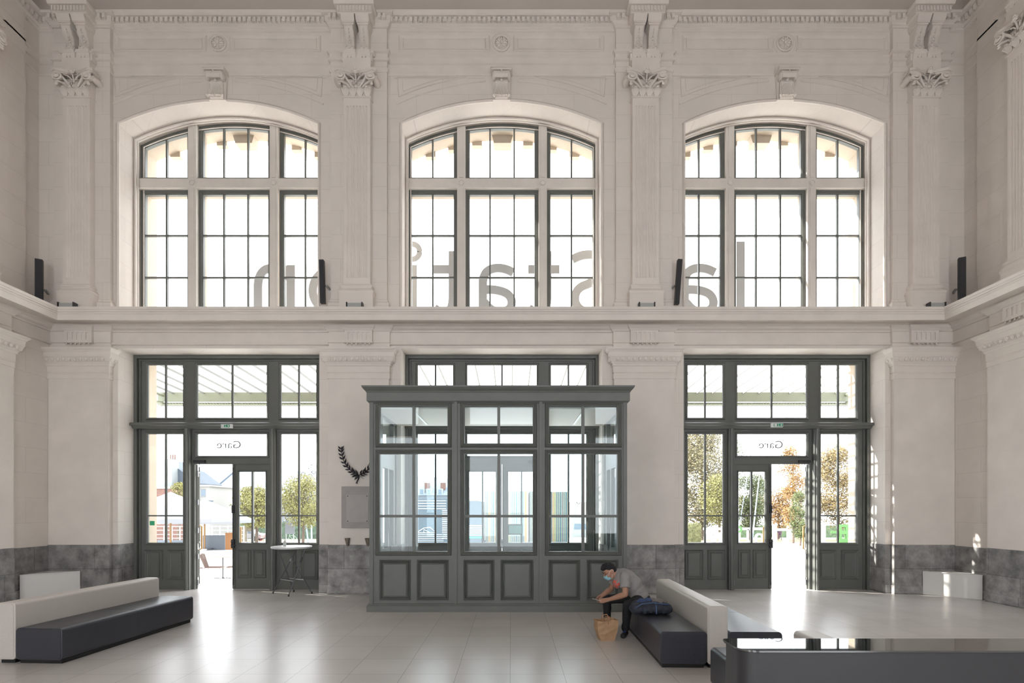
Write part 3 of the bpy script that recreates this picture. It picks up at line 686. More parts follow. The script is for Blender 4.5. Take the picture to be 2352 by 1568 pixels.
# ================================================================ THINGS IN THE HALL
def exit_sign(px0, px1, py0, py1, label, arrow):
    Y = YD-.27; x0, x1, z0, z1 = XA(px0, Y), XA(px1, Y), ZA(py1, Y), ZA(py0, Y); cx = (x0+x1)/2
    root = empty('exit_sign', (cx, Y, z0)); tag(root, label, 'exit sign', 'exit signs above the doorways')
    MB().box(x0-cx, x1-cx, -.04, .01, 0, z1-z0).build('housing', WHITEPL, root, bevel=.006)
    h = z1-z0; w = x1-x0; gm = mat('exit_green', (.0, .28, .13), .4)
    gx0, gx1 = (-w/2+.01, w/2-.05) if not arrow else (-w/2+.05, w/2-.01)
    MB().box(gx0, gx1, -.044, -.04, .012, h-.012).build('green_panel', gm, root)
    b = MB(); c = (gx0+gx1)/2; b.box(c-.09, c-.03, -.046, -.044, .018, h-.018); b.ell((c-.0, -.046, h*.72), (.008, .003, .008), 8, 6)
    b.tube([(c-.0, -.046, h*.65), (c+.008, -.046, h*.42), (c-.012, -.046, h*.25)], .005, 4); b.tube([(c+.008, -.046, h*.42), (c+.02, -.046, h*.25)], .005, 4)
    b.prism([(c+.04, h*.42), (c+.062, h*.42), (c+.062, h*.25), (c+.095, h*.5), (c+.062, h*.75), (c+.062, h*.58), (c+.04, h*.58)], -.046, -.044)
    b.build('pictogram', WHITEPL, root)
exit_sign(509, 535, 974, 983, 'green and white emergency exit sign on the rail above the left doorway', 0)
exit_sign(1770, 1797, 972, 981, 'green and white emergency exit sign on the rail above the right doorway', 1)

# column speakers
def speaker(x, y, z0, h, label, s, tilt=0, rz=0, w=.10):
    root = empty('column_speaker', (x, y, z0), rz); root.rotation_euler = (tilt*.0, tilt, rz)
    tag(root, label, 'speaker', 'column speakers above the ledge')
    MB().box(-w/2, w/2, -.05, .05, 0, h).build('cabinet', DARKMET, root, bevel=.008)
    b = MB(); b.box(-w/2+.012, w/2-.012, -.056, -.05, .03, h-.03)
    b.build('grille', mat('speaker_grille', (.03, .03, .034), .7, 0, 300, .3), root)
    b = MB(); b.tube([(s*w/2, .03, h*.42), (s*(w/2+.05), .08, h*.42)], .012, 6); b.ell((s*(w/2+.03), .03, h*.42), .022, 8, 6); b.box(s*(w/2+.03)-.02, s*(w/2+.03)+.02, .03, .25, h*.40, h*.44); b.build('bracket', STEEL, root)
speaker(XA(90, 11.45), 11.45, 6.05, ZA(596, 11.45)-6.05, 'dark slim column speaker in the left corner above the ledge', 1, 0, .5, .13)
speaker(XA(742, 11.62), 11.62, ZA(697, 11.62), .93, 'dark slim column speaker beside the left arched window', 1, -.03)
speaker(XA(1554, 11.62), 11.62, ZA(699, 11.62), .96, 'dark slim column speaker beside the right arched window', -1, .07)
speaker(XA(2209, 11.45), 11.45, 6.05, ZA(592, 11.45)-6.05, 'dark slim column speaker in the right corner above the ledge', -1, 0, -.5, .13)
# floodlights on the ledge
def flood(px, label, s=1):
    Y = 11.36; x = XA(px, Y); root = empty('floodlight', (x, Y, 6.04)); tag(root, label, 'floodlight', 'floodlights on the ledge')
    b = MB(); b.box(-.145, .145, -.05, .05, .035, .115); b.build('lamp_head', mat('floodlight_glass', (.42, .43, .42), .25), root, bevel=.006)
    b = MB(); b.box(-.17, -.15, -.06, .06, .02, .13); b.box(.15, .17, -.06, .06, .02, .13); b.box(-.17, .17, -.03, .03, .01, .03); b.build('bracket', DARKMET, root)
    b = MB(); b.box(-.06, .06, -.05, .05, 0, .012); b.build('foot', DARKMET, root)
flood(155, 'small floodlight on the ledge below the far left fluted pilaster'); flood(815, 'small floodlight on the ledge between the left and middle arched windows')
flood(1485, 'small floodlight on the ledge between the middle and right arched windows'); flood(2150, 'small floodlight on the ledge below the far right fluted pilaster')

# memorial plaque and laurel branch left of the vestibule
YP = YW-.12
def plaque():
    x0, x1, z0, z1 = XA(786, YP), XA(872, YP), ZA(1212, YP), ZA(1117, YP)
    root = empty('memorial_plaque', ((x0+x1)/2, YP, z0)); tag(root, 'grey stone memorial plaque on the wall under the bronze laurel branch', 'plaque'); w = x1-x0; h = z1-z0
    MB().box(-w/2, w/2, -.06, 0, 0, h).build('slab', PLAQUEM, root, bevel=.006)
    bx0, bx1, bz0, bz1 = -w/2+.11, -w/2+.585, .12, h-.18
    MB().box(bx0, bx1, -.072, -.06, bz0, bz1).build('board', PLAQUEM2, root, bevel=.002)
    for x in (bx0+.03, bx1-.03):
        for z in (bz0+.03, bz1-.03): MB().ell((x, -.075, z), .011, 8, 6).build('bolt', BLACKR, root)
plaque()
def wreath():
    cx = XA(826, YP); zb = ZA(1090, YP); root = empty('laurel_branch', (cx, YP-.02, zb)); tag(root, 'dark bronze laurel branch fixed to the wall above the stone plaque', 'wreath')
    b = MB(); lv = MB()
    for s in (-1, 1):
        st = [(s*.02, -.02, .0), (s*.13, -.03, .05), (s*.25, -.03, .16), (s*.34, -.03, .32), (s*.38, -.03, .48), (s*.385, -.03, .60)]
        b.tube(st, [.012, .011, .010, .008, .006, .004], 6)
        pts = []
        for k in range(len(st)-1):
            for t in (0, .5): pts.append(Vector(st[k]).lerp(Vector(st[k+1]), t))
        for k, p in enumerate(pts):
            d = (Vector(st[min(k//2+1, 5)])-Vector(st[k//2])).normalized(); n = Vector((-d.z, 0, d.x))
            for q in (-1, 1):
                dr = (d*.75+n*q*.62).normalized(); ln = .125-.002*k
                if k < 1 and q*s < 0 and False: continue
                mid = p+dr*ln*.5+Vector((0, -.02-.015*((k+q) % 2), 0)); side = Vector((-dr.z, 0, dr.x))*.019; tip = p+dr*ln+Vector((0, -.01, 0))
                v = [p, p+dr*ln*.3+side*.8+Vector((0, -.012, 0)), mid+side, tip, mid-side, p+dr*ln*.3-side*.8+Vector((0, -.012, 0))]
                v2 = [x+Vector((0, .006, 0)) for x in v]
                lv.add([tuple(x) for x in v+v2], [(0, 1, 5), (1, 2, 4, 5), (2, 3, 4), (6, 11, 7), (7, 11, 10, 8), (8, 10, 9)]+[(k2, (k2+1) % 6, 6+(k2+1) % 6, 6+k2) for k2 in range(6)])
    for dx, dz in ((-.10, -.12), (-.17, -.06), (.10, -.10), (.16, -.05)):
        lv.add([(0, -.03, 0), (dx*.6-.02, -.04, dz*.5), (dx, -.03, dz), (dx*.5+.02, -.04, dz*.65), (0, -.02, 0), (dx*.6-.02, -.03, dz*.5), (dx, -.02, dz), (dx*.5+.02, -.03, dz*.65)], [(0, 1, 2, 3), (4, 7, 6, 5), (0, 4, 5, 1), (1, 5, 6, 2), (2, 6, 7, 3), (3, 7, 4, 0)])
    b.tube([(0, -.02, .0), (-.01, -.02, -.08), (-.045, -.02, -.15), (-.07, -.02, -.19)], [.014, .013, .011, .008], 6); b.tube([(-.045, -.02, -.15), (-.045, -.02, -.20)], .008, 5)
    b.build('stem', BRONZE, root, smooth=True); lv.build('leaves', BRONZE, root)
wreath()
for i, px in enumerate((799, 845)):
    b = MB(); x = XA(px, YP); z0, z1 = ZA(1253, YP), ZA(1235, YP)
    b.prism([(x-.045, z1), (x+.05, z1), (x+.03, z0), (x, z0)], YP-.10, YP); o = b.build('wall_bracket', mat('aged_iron', (.16, .13, .10), .6, .3, 20, .2), bevel=.004)
    tag(o, ('tapered iron bracket on the wall below the plaque, the left one' if i == 0 else 'tapered iron bracket on the wall touching the vestibule side'), 'bracket', 'iron wall brackets')
# low white corner boxes
def corner_box(s, x0p, y0, x1p, y1, label):
    # diagonal face from (x0,y0) at the facade to (x1,y1) at the side wall
    x0, x1 = XA(x0p, y0), XA(x1p, y1); h = .49
    root = empty('corner_box', ((x0+x1)/2, (y0+y1)/2, 0)); tag(root, label, 'box', 'white corner boxes'); ox, oy = (x0+x1)/2, (y0+y1)/2
    xe = CX+s*(WL-.045); d = .05
    poly = [(x0, YW-.155), (x0, y0-.10), (x1, y1), (xe, y1+.03), (xe, YW-.155)]
    MB().prism([(x-ox, y-oy) for x, y in poly], .0, h, 'z').build('casing', WHITEP, root, bevel=.006)
    poly = [(x0, YW-.155), (x0-s*.012, y0-.11), (x1-s*.005, y1-.012), (xe, y1+.02), (xe, YW-.155)]
    MB().prism([(x-ox, y-oy) for x, y in poly], h, h+.018, 'z').build('lid', WHITEP, root, bevel=.003)
corner_box(1, 2112, 11.78, 2257, 10.98, 'low white box filling the right corner of the hall against grey stone')
corner_box(-1, 192, 11.78, 45, 11.0, 'low white box in the left corner behind the long bench')

# ---------------------------------------------------------------- benches
def rrect(x0, x1, z0, z1, r, n=5, corners=(1, 1, 1, 1)):
    pts = []
    for k, (cx, cz, a0) in enumerate(((x1-r, z0+r, -math.pi/2), (x1-r, z1-r, 0), (x0+r, z1-r, math.pi/2), (x0+r, z0+r, math.pi))):
        for t in range(n+1): a = a0+math.pi/2*t/n; pts.append((cx+r*math.cos(a), cz+r*math.sin(a)))
    return pts
def block(name, m, m2, parent, x0, x1, y0, y1, z0, z1, r=.045, seams=()):
    b = MB(); pr = rrect(x0, x1, z0, z1, r); b.prism(pr, y0, y1); o = b.build(name, m, parent, smooth=True, ang=30, bevel=.008, seg=2)
    for y, d in ((y0, -1), (y1, 1)):
        e = MB(); e.prism(rrect(x0+.016, x1-.016, z0+.016, z1-.016, r*.75), min(y, y+d*.006), max(y, y+d*.006)); e.build('end_panel', m2, o, bevel=.003)
    s = MB()
    for y in seams: s.prism(rrect(x0-.0008, x1+.0008, z0+.01, z1+.0008, r), y-.0015, y+.0015)
    if seams: s.build('seam', LEATHER_D2 if m is LEATHER_D else MAT['ivory_seam'], o)
    return o
mat('ivory_seam', (.45, .42, .39), .5)
def bench(loc, rz, label, parts, L=2.42):
    root = empty('waiting_bench', (*loc, 0), rz); tag(root, label, 'bench', 'waiting benches')
    for kind, x0, x1, ya, yb_ in parts:
        if kind == 'back': block('backrest', LEATHER_W, LEATHER_W, root, x0, x1, ya, yb_, .045, .725, .04)
        else: block('seat', LEATHER_D, LEATHER_D, root, x0, x1, ya, yb_, .045, .425, .045, (ya+(yb_-ya)*.5,))
        MB().box(x0+.03, x1-.03, ya+.03, yb_-.03, 0, .046).build('plinth', PLINTHM, root)
    return root
bench((-5.93, 6.47), -math.radians(3.4), 'long bench with ivory backrest and charcoal seat at lower left', [('back', -.235, 0, 0, 2.43), ('seat', .005, .59, 0, 2.42)])
bench((2.275, 6.27), -math.radians(1.3), 'long double-sided bench the seated man uses, ivory backrest between charcoal seats', [('back', 0, .235, 0, 2.42), ('seat', -.545, -.005, 0, 2.42), ('seat', .24, .86, 0, 2.42)])
bench((2.58, 3.15), -math.radians(1), 'charcoal and ivory bench half hidden behind the glass-topped desk', [('back', 0, .235, 0, 1.86), ('seat', -.57, -.005, 0, 2.42)])

# ---------------------------------------------------------------- desk
def desk():
    YF, YN, ZT = 3.13, 2.86, 1.10; x0 = XA(1657, YF)-.0; x1 = 4.2
    root = empty('reception_desk', ((x0+x1)/2, 3.0, 0)); tag(root, 'grey counter with a shiny glass top at lower right corner', 'desk'); ox, oy = (x0+x1)/2, 3.0
    def plan(i):
        r = .10-i; pts = []
        for cx, cy, a0 in ((x0+i+r, YN+i+r, math.pi), (x1-i-r, YN+i+r, 1.5*math.pi), (x1-i-.03, YF-i-.03, 0), (x0+i+.03, YF-i-.03, math.pi/2)):
            rr = r if cy < 3 else .03
            for t in range(9): a = a0+math.pi/2*t/8; pts.append((cx+rr*math.cos(a)-ox, cy+rr*math.sin(a)-oy))
        return pts
    MB().prism(plan(.012), .08, ZT-.012, 'z').build('counter_body', DESKM, root, smooth=True, ang=30)
    MB().prism(plan(.03), 0, .08, 'z').build('plinth', PLINTHM, root)
    gl = mat('black_glass', (.012, .016, .018), .02, 0, spec=1.0); gl.node_tree.nodes['Principled BSDF'].inputs['IOR'].default_value = 1.9
    MB().prism(plan(0), ZT-.010, ZT, 'z').build('glass_top', gl, root, smooth=True, ang=30)
    MB().prism([(x*1.0005, y) for x, y in plan(.004)], ZT-.016, ZT-.012, 'z').build('metal_edge', DARKMET, root)
desk()

# ---------------------------------------------------------------- high folding table with bottle
def table():
    cx, cy = XA(670, 11.72), 11.72; ZT = ZA(1254, 11.72); root = empty('folding_table', (cx, cy, 0)); tag(root, 'white round high folding table in front of the left doorway', 'table')
    b = MB(); b.lathe([(.385, -.045), (.415, -.035), (.425, -.015), (.415, 0), (.40, .003)], (0, 0, ZT), 40); tp = b.build('tabletop', WHITEPL, root, smooth=True, ang=40)
    zb = ZT-.045
    fa = [(XA(627, 11.80)-cx, .08), (XA(663, 11.42)-cx, -.30)]
    fb = [(XA(678, 12.13)-cx, .33), (XA(718, 11.87)-cx, .10)]
    ta = [(.06, .16), (.33, -.10)]; tb = [(-.35, .12), (-.06, -.16)]
    # frame A runs from left feet up to right; frame B from right feet up to left
    A = [(fa[0], ta[0]), (fa[1], ta[1])]; Bq = [(fb[1], tb[1]), (fb[0], tb[0])]
    for (f, t) in A+Bq:
        lg = MB().tube([(f[0], f[1], .02), (t[0], t[1], zb)], .0125, 8).build('leg', TUBEM, root, smooth=True)
        MB().tube([(f[0], f[1], .0), (f[0], f[1], .035)], .017, 8).build('rubber_foot', BLACKR, lg)
    def at(f, t, k): return (f[0]+(t[0]-f[0])*k, f[1]+(t[1]-f[1])*k, .02+(zb-.02)*k)
    MB().tube([at(*A[0], .30), at(*A[1], .30)], .010, 6).build('cross_bar', STEEL, root); MB().tube([at(*Bq[0], .30), at(*Bq[1], .30)], .010, 6).build('cross_bar', STEEL, root)
    MB().tube([at(*A[0], .78), at(*A[0], .70)], .018, 8).build('locking_collar', STEEL, root); MB().tube([at(*A[1], .82), at(*A[1], .70)], .018, 8).build('locking_collar', DARKMET, root)
    bx, by = XA(654, cy), cy
    r2 = empty('pump_bottle', (bx, by, ZT+.002)); tag(r2, 'small clear hand-gel bottle standing on the high round table', 'bottle')
    MB().lathe([(.030, 0), (.033, .01), (.033, .09), (.022, .105), (.012, .11)], (0, 0, 0), 16).build('bottle_body', mat('clear_plastic', (.6, .63, .62), .2), r2, smooth=True)
    MB().lathe([(.012, .11), (.014, .125), (.006, .13), (.006, .145)], (0, 0, 0), 10).tube([(0, 0, .145), (-.03, 0, .147)], .006, 6).build('pump', WHITEPL, r2)
table()

# ---------------------------------------------------------------- paper bag
def paper_bag():
    cx = (XA(1372, 7.62)+XA(1414, 7.62))/2; cy = 7.66; root = empty('paper_bag', (cx, cy, 0), .12); tag(root, 'brown paper bag with twisted handles on the floor by the man', 'bag')
    pm = mat('kraft_paper', (.44, .27, .15), .75, 0, 14, .10, .3)
    b = MB(); n = 12; rows = []
    random.seed(3)
    for j in range(7):
        t = j/6; z = .285*t; w = .105+.045*min(1, t*1.6); d = .075+.02*t
        for (sx, sy) in ((-1,-1),(-.33,-1.05),(.33,-1.0),(1,-1),(1.0,0),(1,1),(.33,1),(-.33,1),(-1,1),(-1.0,0)):
            wob = .006*random.uniform(-1, 1)*(1 if j else 0)
            rows.append((sx*w+wob+(.01 if j == 0 and sx < 0 else 0), sy*d+wob*1.5, z+(.012*math.sin(sx*3) if j == 6 else 0)))
    fs = [(j*10+k, j*10+(k+1) % 10, (j+1)*10+(k+1) % 10, (j+1)*10+k) for j in range(6) for k in range(10)]+[tuple(range(9, -1, -1))]
    b.add(rows, fs); o = b.build('bag_body', pm, root)
    so = o.modifiers.new('thick', 'SOLIDIFY'); so.thickness = .003
    for y in (-.085, .09):
        MB().tube([(-.085, y*1.0, .24), (-.088, y*1.1, .32), (-.08, y*1.0, .365), (-.01, y*.9, .372), (.0, y*1.0, .35), (.005, y*1.12, .23)] if y < 0 else [(.0, y*.95, .24), (.0, y, .28), (.02, y, .31), (.08, y, .30), (.09, y, .25)], .008, 6, flat=.35).build('handle', mat('kraft_handle', (.33, .17, .09), .7), root, smooth=True)
paper_bag()
# ================================================================ THE SEATED MAN
SKIN = mat('skin', (.42, .22, .145), .55, 0, 30, .06)
HAIR = mat('black_hair', (.010, .009, .012), .8, 0, 90, .5, .3)
TROU = mat('black_trousers', (.012, .012, .016), .8, 0, 40, .2)
SHOE = mat('dark_shoe', (.014, .014, .018), .6)
MASKM = mat('blue_face_mask', (.30, .56, .66), .7)
def capsule(b, p, q, r0, r1, n=14):
    p = Vector(p); q = Vector(q); d = (q-p)
    b.tube([p, p+d*.25, p+d*.5, p+d*.75, q], [r0, r0+(r1-r0)*.25, (r0+r1)/2, r0+(r1-r0)*.75, r1], n); b.ell(p, r0, n, 8); b.ell(q, r1, n, 8)
def fused(b, name, m, parent, voxel, smooth=4, off=None, fold=0):
    if off is not None: b.v = [(x-off[0], y-off[1], z-off[2]) for x, y, z in b.v]
    o = b.build(name, m, parent, smooth=True, ang=180)
    r = o.modifiers.new('fuse', 'REMESH'); r.mode = 'VOXEL'; r.voxel_size = voxel; r.use_smooth_shade = True
    s = o.modifiers.new('soften', 'SMOOTH'); s.iterations = smooth; s.factor = .5
    if fold:
        t = bpy.data.textures.new(name+'_folds', 'CLOUDS'); t.noise_scale = .07; t.noise_depth = 2
        d = o.modifiers.new('folds', 'DISPLACE'); d.texture = t; d.strength = fold; d.mid_level = .5; d.texture_coords = 'LOCAL'
    return o
def man():
    O = (1.94, 8.12, 0); root = empty('person', O); tag(root, 'person in grey T-shirt, black trousers and blue face mask, seated bent over a phone', 'person')
    LS, RS = (1.665, 7.90, .865), (1.63, 8.24, .865)                       # shoulders: left one is nearer the viewer
    LE, RE = (1.645, 7.80, .615), (1.535, 8.33, .615); LW, RW = (1.435, 7.93, .52), (1.365, 8.20, .525)
    head = Vector((1.462, 8.06, .918)); up = Vector((-.56, -.02, .83)).normalized(); f = Vector((-.80, -.22, -.56)); f = (f-up*f.dot(up)).normalized(); lat = f.cross(up)
    M = Matrix((lat, f, up)).transposed()
    def hp(x, y, z): return head+M @ Vector((x, y, z))
    b = MB()
    # head: skull, face, jaw, nose, brow, ears
    b.ell(hp(0, -.012, .022), (.076, .096, .092), 24, 16, M); b.ell(hp(0, .022, -.045), (.060, .066, .078), 20, 14, M); b.ell(hp(0, .052, -.092), (.034, .034, .030), 12, 10, M)
    b.tube([hp(0, .088, .012), hp(0, .108, -.022), hp(0, .112, -.034)], [.009, .013, .015], 8); b.ell(hp(0, .104, -.036), (.019, .014, .011), 10, 8, M)
    for s in (-1, 1):
        b.ell(hp(s*.030, .078, .022), (.028, .016, .009), 10, 8, M); b.ell(hp(s*.046, .062, -.035), (.026, .03, .026), 10, 8, M)
        b.ell(hp(s*.079, -.008, -.012), (.010, .020, .032), 10, 8, M); b.ell(hp(s*.083, -.014, .008), (.008, .014, .014), 8, 6, M)
    b.tube([hp(-.022, .088, -.066), hp(0, .096, -.066), hp(.022, .088, -.066)], .007, 6)
    capsule(b, hp(0, -.03, -.07), (1.63, 8.07, .885), .056, .062)
    # trunk and limbs (mostly under the clothes)
    b.ell((1.69, 8.07, .83), (.13, .17, .12), 16, 12); b.ell((1.79, 8.09, .72), (.105, .14, .115), 16, 12); b.ell((1.87, 8.11, .60), (.10, .14, .11), 16, 12)
    for S, E, Wr in ((LS, LE, LW), (RS, RE, RW)):
        capsule(b, S, E, .052, .042); E = Vector(E); Wr = Vector(Wr); md = E.lerp(Wr, .3); b.tube([E, md, Wr], [.042, .045, .027], 14); b.ell(E, .042, 14, 8); b.ell(Wr, .027, 12, 8)
    for (h, k, a) in (((1.93, 8.03, .52), (1.67, 7.76, .475), (1.665, 7.89, .10)), ((1.91, 8.21, .52), (1.47, 8.34, .46), (1.49, 8.40, .10))):
        capsule(b, h, k, .075, .052); capsule(b, k, a, .05, .034)
    # hands: palm, four fingers and a thumb each, closing on the phone
    def hand(Wr, palm_end, side, nrm, curl, thumb):
        Wr = Vector(Wr); pe = Vector(palm_end); side = Vector(side); nrm = Vector(nrm); d = (pe-Wr).normalized()
        for k in range(4):
            o = side*(.030-.020*k); st = Wr+o*.6; kn = pe+o
            b.tube([st, kn], [.016, .0125], 8); b.ell(kn, .0125, 8, 6)
            ln = (.038, .044, .041, .032)[k]; p1 = kn+(d*math.cos(curl)+nrm*math.sin(curl))*ln; p2 = p1+(d*math.cos(curl*2.3)+nrm*math.sin(curl*2.3))*ln*.62; p3 = p2+(d*math.cos(curl*3.3)+nrm*math.sin(curl*3.3))*ln*.5
            b.tube([kn, p1, p2, p3], [.0105, .0095, .0085, .007], 8); b.ell(p3, .007, 8, 6); b.ell(p1, .0098, 8, 6)
        t0 = Wr.lerp(pe, .25)+side*.022; tt = [t0, t0+(Vector(thumb)-t0)*.45+nrm*-.006, t0+(Vector(thumb)-t0)*.78, Vector(thumb)]
        b.tube(tt, [.016, .0125, .0105, .0085], 8); b.ell(tt[-1], .0085, 8, 6)
    hand(LW, (1.365, 7.985, .495), (.15, -.35, .92), (-.4, .75, .0), .55, (1.305, 8.035, .508))
    hand(RW, (1.318, 8.155, .497), (-.2, .3, .93), (-.1, -.9, -.05), .55, (1.262, 8.075, .508))
    fused(b, 'body', SKIN, root, .0055, 3, O)
    # eyes, brows
    for s in (-1, 1):
        e = MB(); e.tube([hp(s*.014, .094, .030), hp(s*.03, .092, .036), hp(s*.048, .078, .030)], [.004, .005, .003], 6); e.tube([hp(s*.018, .091, .008), hp(s*.031, .090, .005), hp(s*.044, .080, .008)], .003, 5)
        e.v = [(x-O[0], y-O[1], z-O[2]) for x, y, z in e.v]; e.build('eyebrow', HAIR, root, smooth=True)
    # hair
    b = MB(); b.ell(hp(0, -.024, .042), (.081, .093, .082), 20, 14, M); b.ell(hp(0, .040, .088), (.062, .052, .040), 16, 12, M); b.ell(hp(0, -.06, .0), (.072, .06, .07), 14, 10, M)
    random.seed(11)
    for k in range(70):
        a = random.uniform(0, 6.28); rr = random.uniform(0, 1)**.5; x = .07*rr*math.cos(a); y = -.005+.085*rr*math.sin(a); z = .045+.082*math.sqrt(max(0, 1-rr*rr*.9))
        p = hp(x, y, z); b.tube([p, p+M @ Vector((x*.25, .018, .016))], [.011, .004], 5)
    fused(b, 'hair', HAIR, root, .006, 1, O)
    # face mask with ear loops
    b = MB(); n = 9; rows = []
    for j in range(7):
        v = j/6; z = -.012-.088*v
        for i in range(n):
            a = -1.05+2.1*i/(n-1); bulge = .130-.030*abs(v-.35)-.014*v; r = bulge
            rows.append(tuple(hp(.074*math.sin(a)*(1-.12*v)*1.0, .004+r*math.cos(a)*1.0-.002+.004*math.sin(v*18), z)))
    fs = [(j*n+i, j*n+i+1, (j+1)*n+i+1, (j+1)*n+i) for j in range(6) for i in range(n-1)]
    b.add(rows, fs); b.v = [(x-O[0], y-O[1], z-O[2]) for x, y, z in b.v]; mk = b.build('face_mask', MASKM, root, smooth=True); so = mk.modifiers.new('t', 'SOLIDIFY'); so.thickness = .003
    for s in (-1, 1):
        b = MB(); b.tube([hp(s*.066, .058, -.022), hp(s*.080, .02, .012), hp(s*.087, -.02, .02), hp(s*.086, -.03, -.01), hp(s*.079, .0, -.045), hp(s*.060, .045, -.092)], .0022, 5)
        b.v = [(x-O[0], y-O[1], z-O[2]) for x, y, z in b.v]; b.build('ear_loop', WHITEPL, mk)
    # T-shirt
    sm = mat('grey_tshirt', (.30, .285, .28), .9, 0, 25, .06, .2); N = sm.node_tree.nodes; L = sm.node_tree.links; bs = N['Principled BSDF']
    src = bs.inputs['Base Color'].links[0].from_socket; tc = N.new('ShaderNodeTexCoord')
    dist = N.new('ShaderNodeVectorMath'); dist.operation = 'DISTANCE'; L.new(tc.outputs['Object'], dist.inputs[0]); dist.inputs[1].default_value = (1.515-O[0], 7.955-O[1], .725)
    lt = N.new('ShaderNodeMath'); lt.operation = 'LESS_THAN'; L.new(dist.outputs['Value'], lt.inputs[0]); lt.inputs[1].default_value = .085
    vo = N.new('ShaderNodeTexNoise'); vo.inputs['Scale'].default_value = 38; L.new(tc.outputs['Object'], vo.inputs['Vector']); gt = N.new('ShaderNodeMath'); gt.operation = 'GREATER_THAN'; gt.inputs[1].default_value = .47; L.new(vo.outputs['Fac'], gt.inputs[0])
    mu = N.new('ShaderNodeMath'); mu.operation = 'MULTIPLY'; L.new(lt.outputs[0], mu.inputs[0]); L.new(gt.outputs[0], mu.inputs[1])
    mx = N.new('ShaderNodeMix'); mx.data_type = 'RGBA'; L.new(mu.outputs[0], mx.inputs[0]); L.new(src, mx.inputs[6]); mx.inputs[7].default_value = (.75, .11, .06, 1); L.new(mx.outputs[2], bs.inputs['Base Color'])
    b = MB(); b.ell((1.675, 8.07, .835), (.145, .195, .130), 20, 14); b.ell((1.715, 8.08, .80), (.155, .185, .145), 20, 14); b.ell((1.80, 8.09, .72), (.150, .17, .155), 20, 14); b.ell((1.865, 8.11, .63), (.138, .165, .13), 20, 14); b.ell((1.925, 8.12, .55), (.138, .183, .09), 20, 12)
    capsule(b, (1.60, 8.07, .885), (1.66, 8.07, .86), .072, .10)
    b.ell((1.58, 8.05, .76), (.075, .12, .10), 14, 10)
    for S, E in ((LS, LE), (RS, RE)):
        S = Vector(S); E = Vector(E); b.ell(S, .078, 14, 10); b.tube([S, S.lerp(E, .35), S.lerp(E, .66)], [.075, .074, .080], 16)
    fused(b, 'tshirt', sm, root, .007, 9, O, .008)
    # trousers and belt line
    b = MB(); b.ell((1.95, 8.12, .515), (.135, .175, .095), 18, 12)
    for (h, k, a) in (((1.93, 8.04, .51), (1.675, 7.77, .475), (1.665, 7.89, .09)), ((1.91, 8.20, .51), (1.475, 8.34, .455), (1.495, 8.40, .09))):
        capsule(b, h, k, .088, .066); K = Vector(k); A = Vector(a); b.tube([K, K.lerp(A, .35), K.lerp(A, .75), A], [.066, .064, .055, .060], 16); b.ell(K, .066, 14, 10)
    fused(b, 'trousers', TROU, root, .008, 3, O, .010)
    # shoes
    for (ax, ay, tx, ty) in ((1.665, 7.90, 1.60, 7.74), (1.50, 8.41, 1.36, 8.28)):
        b = MB(); A = Vector((ax+.02, ay+.03, .035)); T = Vector((tx, ty, .032)); capsule(b, A, T, .036, .040); b.ell((ax, ay, .075), (.042, .042, .045), 12, 8)
        b.v = [(x, y, max(z, .004)) for x, y, z in b.v]; sh = fused(b, 'shoe', SHOE, root, .007, 3, O)
        b = MB(); d = (T-A); 
        for k in range(4): p = A+d*(.35+.12*k); b.tube([p+Vector((-.02, .0, .045-.004*k)), p+Vector((.02, 0, .045-.004*k))], .004, 5)
        b.v = [(x-O[0], y-O[1], z-O[2]) for x, y, z in b.v]; b.build('lace', mat('blue_lace', (.03, .06, .25), .6), sh)
    # phone: a thing of its own, held in both hands
    ph = empty('phone', (1.285, 8.055, .500), 0); tag(ph, 'thin phone held in both hands by the seated man', 'phone'); ph.rotation_euler = (0, math.radians(12), math.radians(-12))
    MB().box(-.075, .075, -.036, .036, -.004, .004).build('phone_body', mat('pale_phone_case', (.55, .53, .50), .3), ph, bevel=.003); MB().box(-.070, .070, -.032, .032, .004, .005).build('screen', mat('dark_screen', (.02, .02, .025), .08), ph)
man()

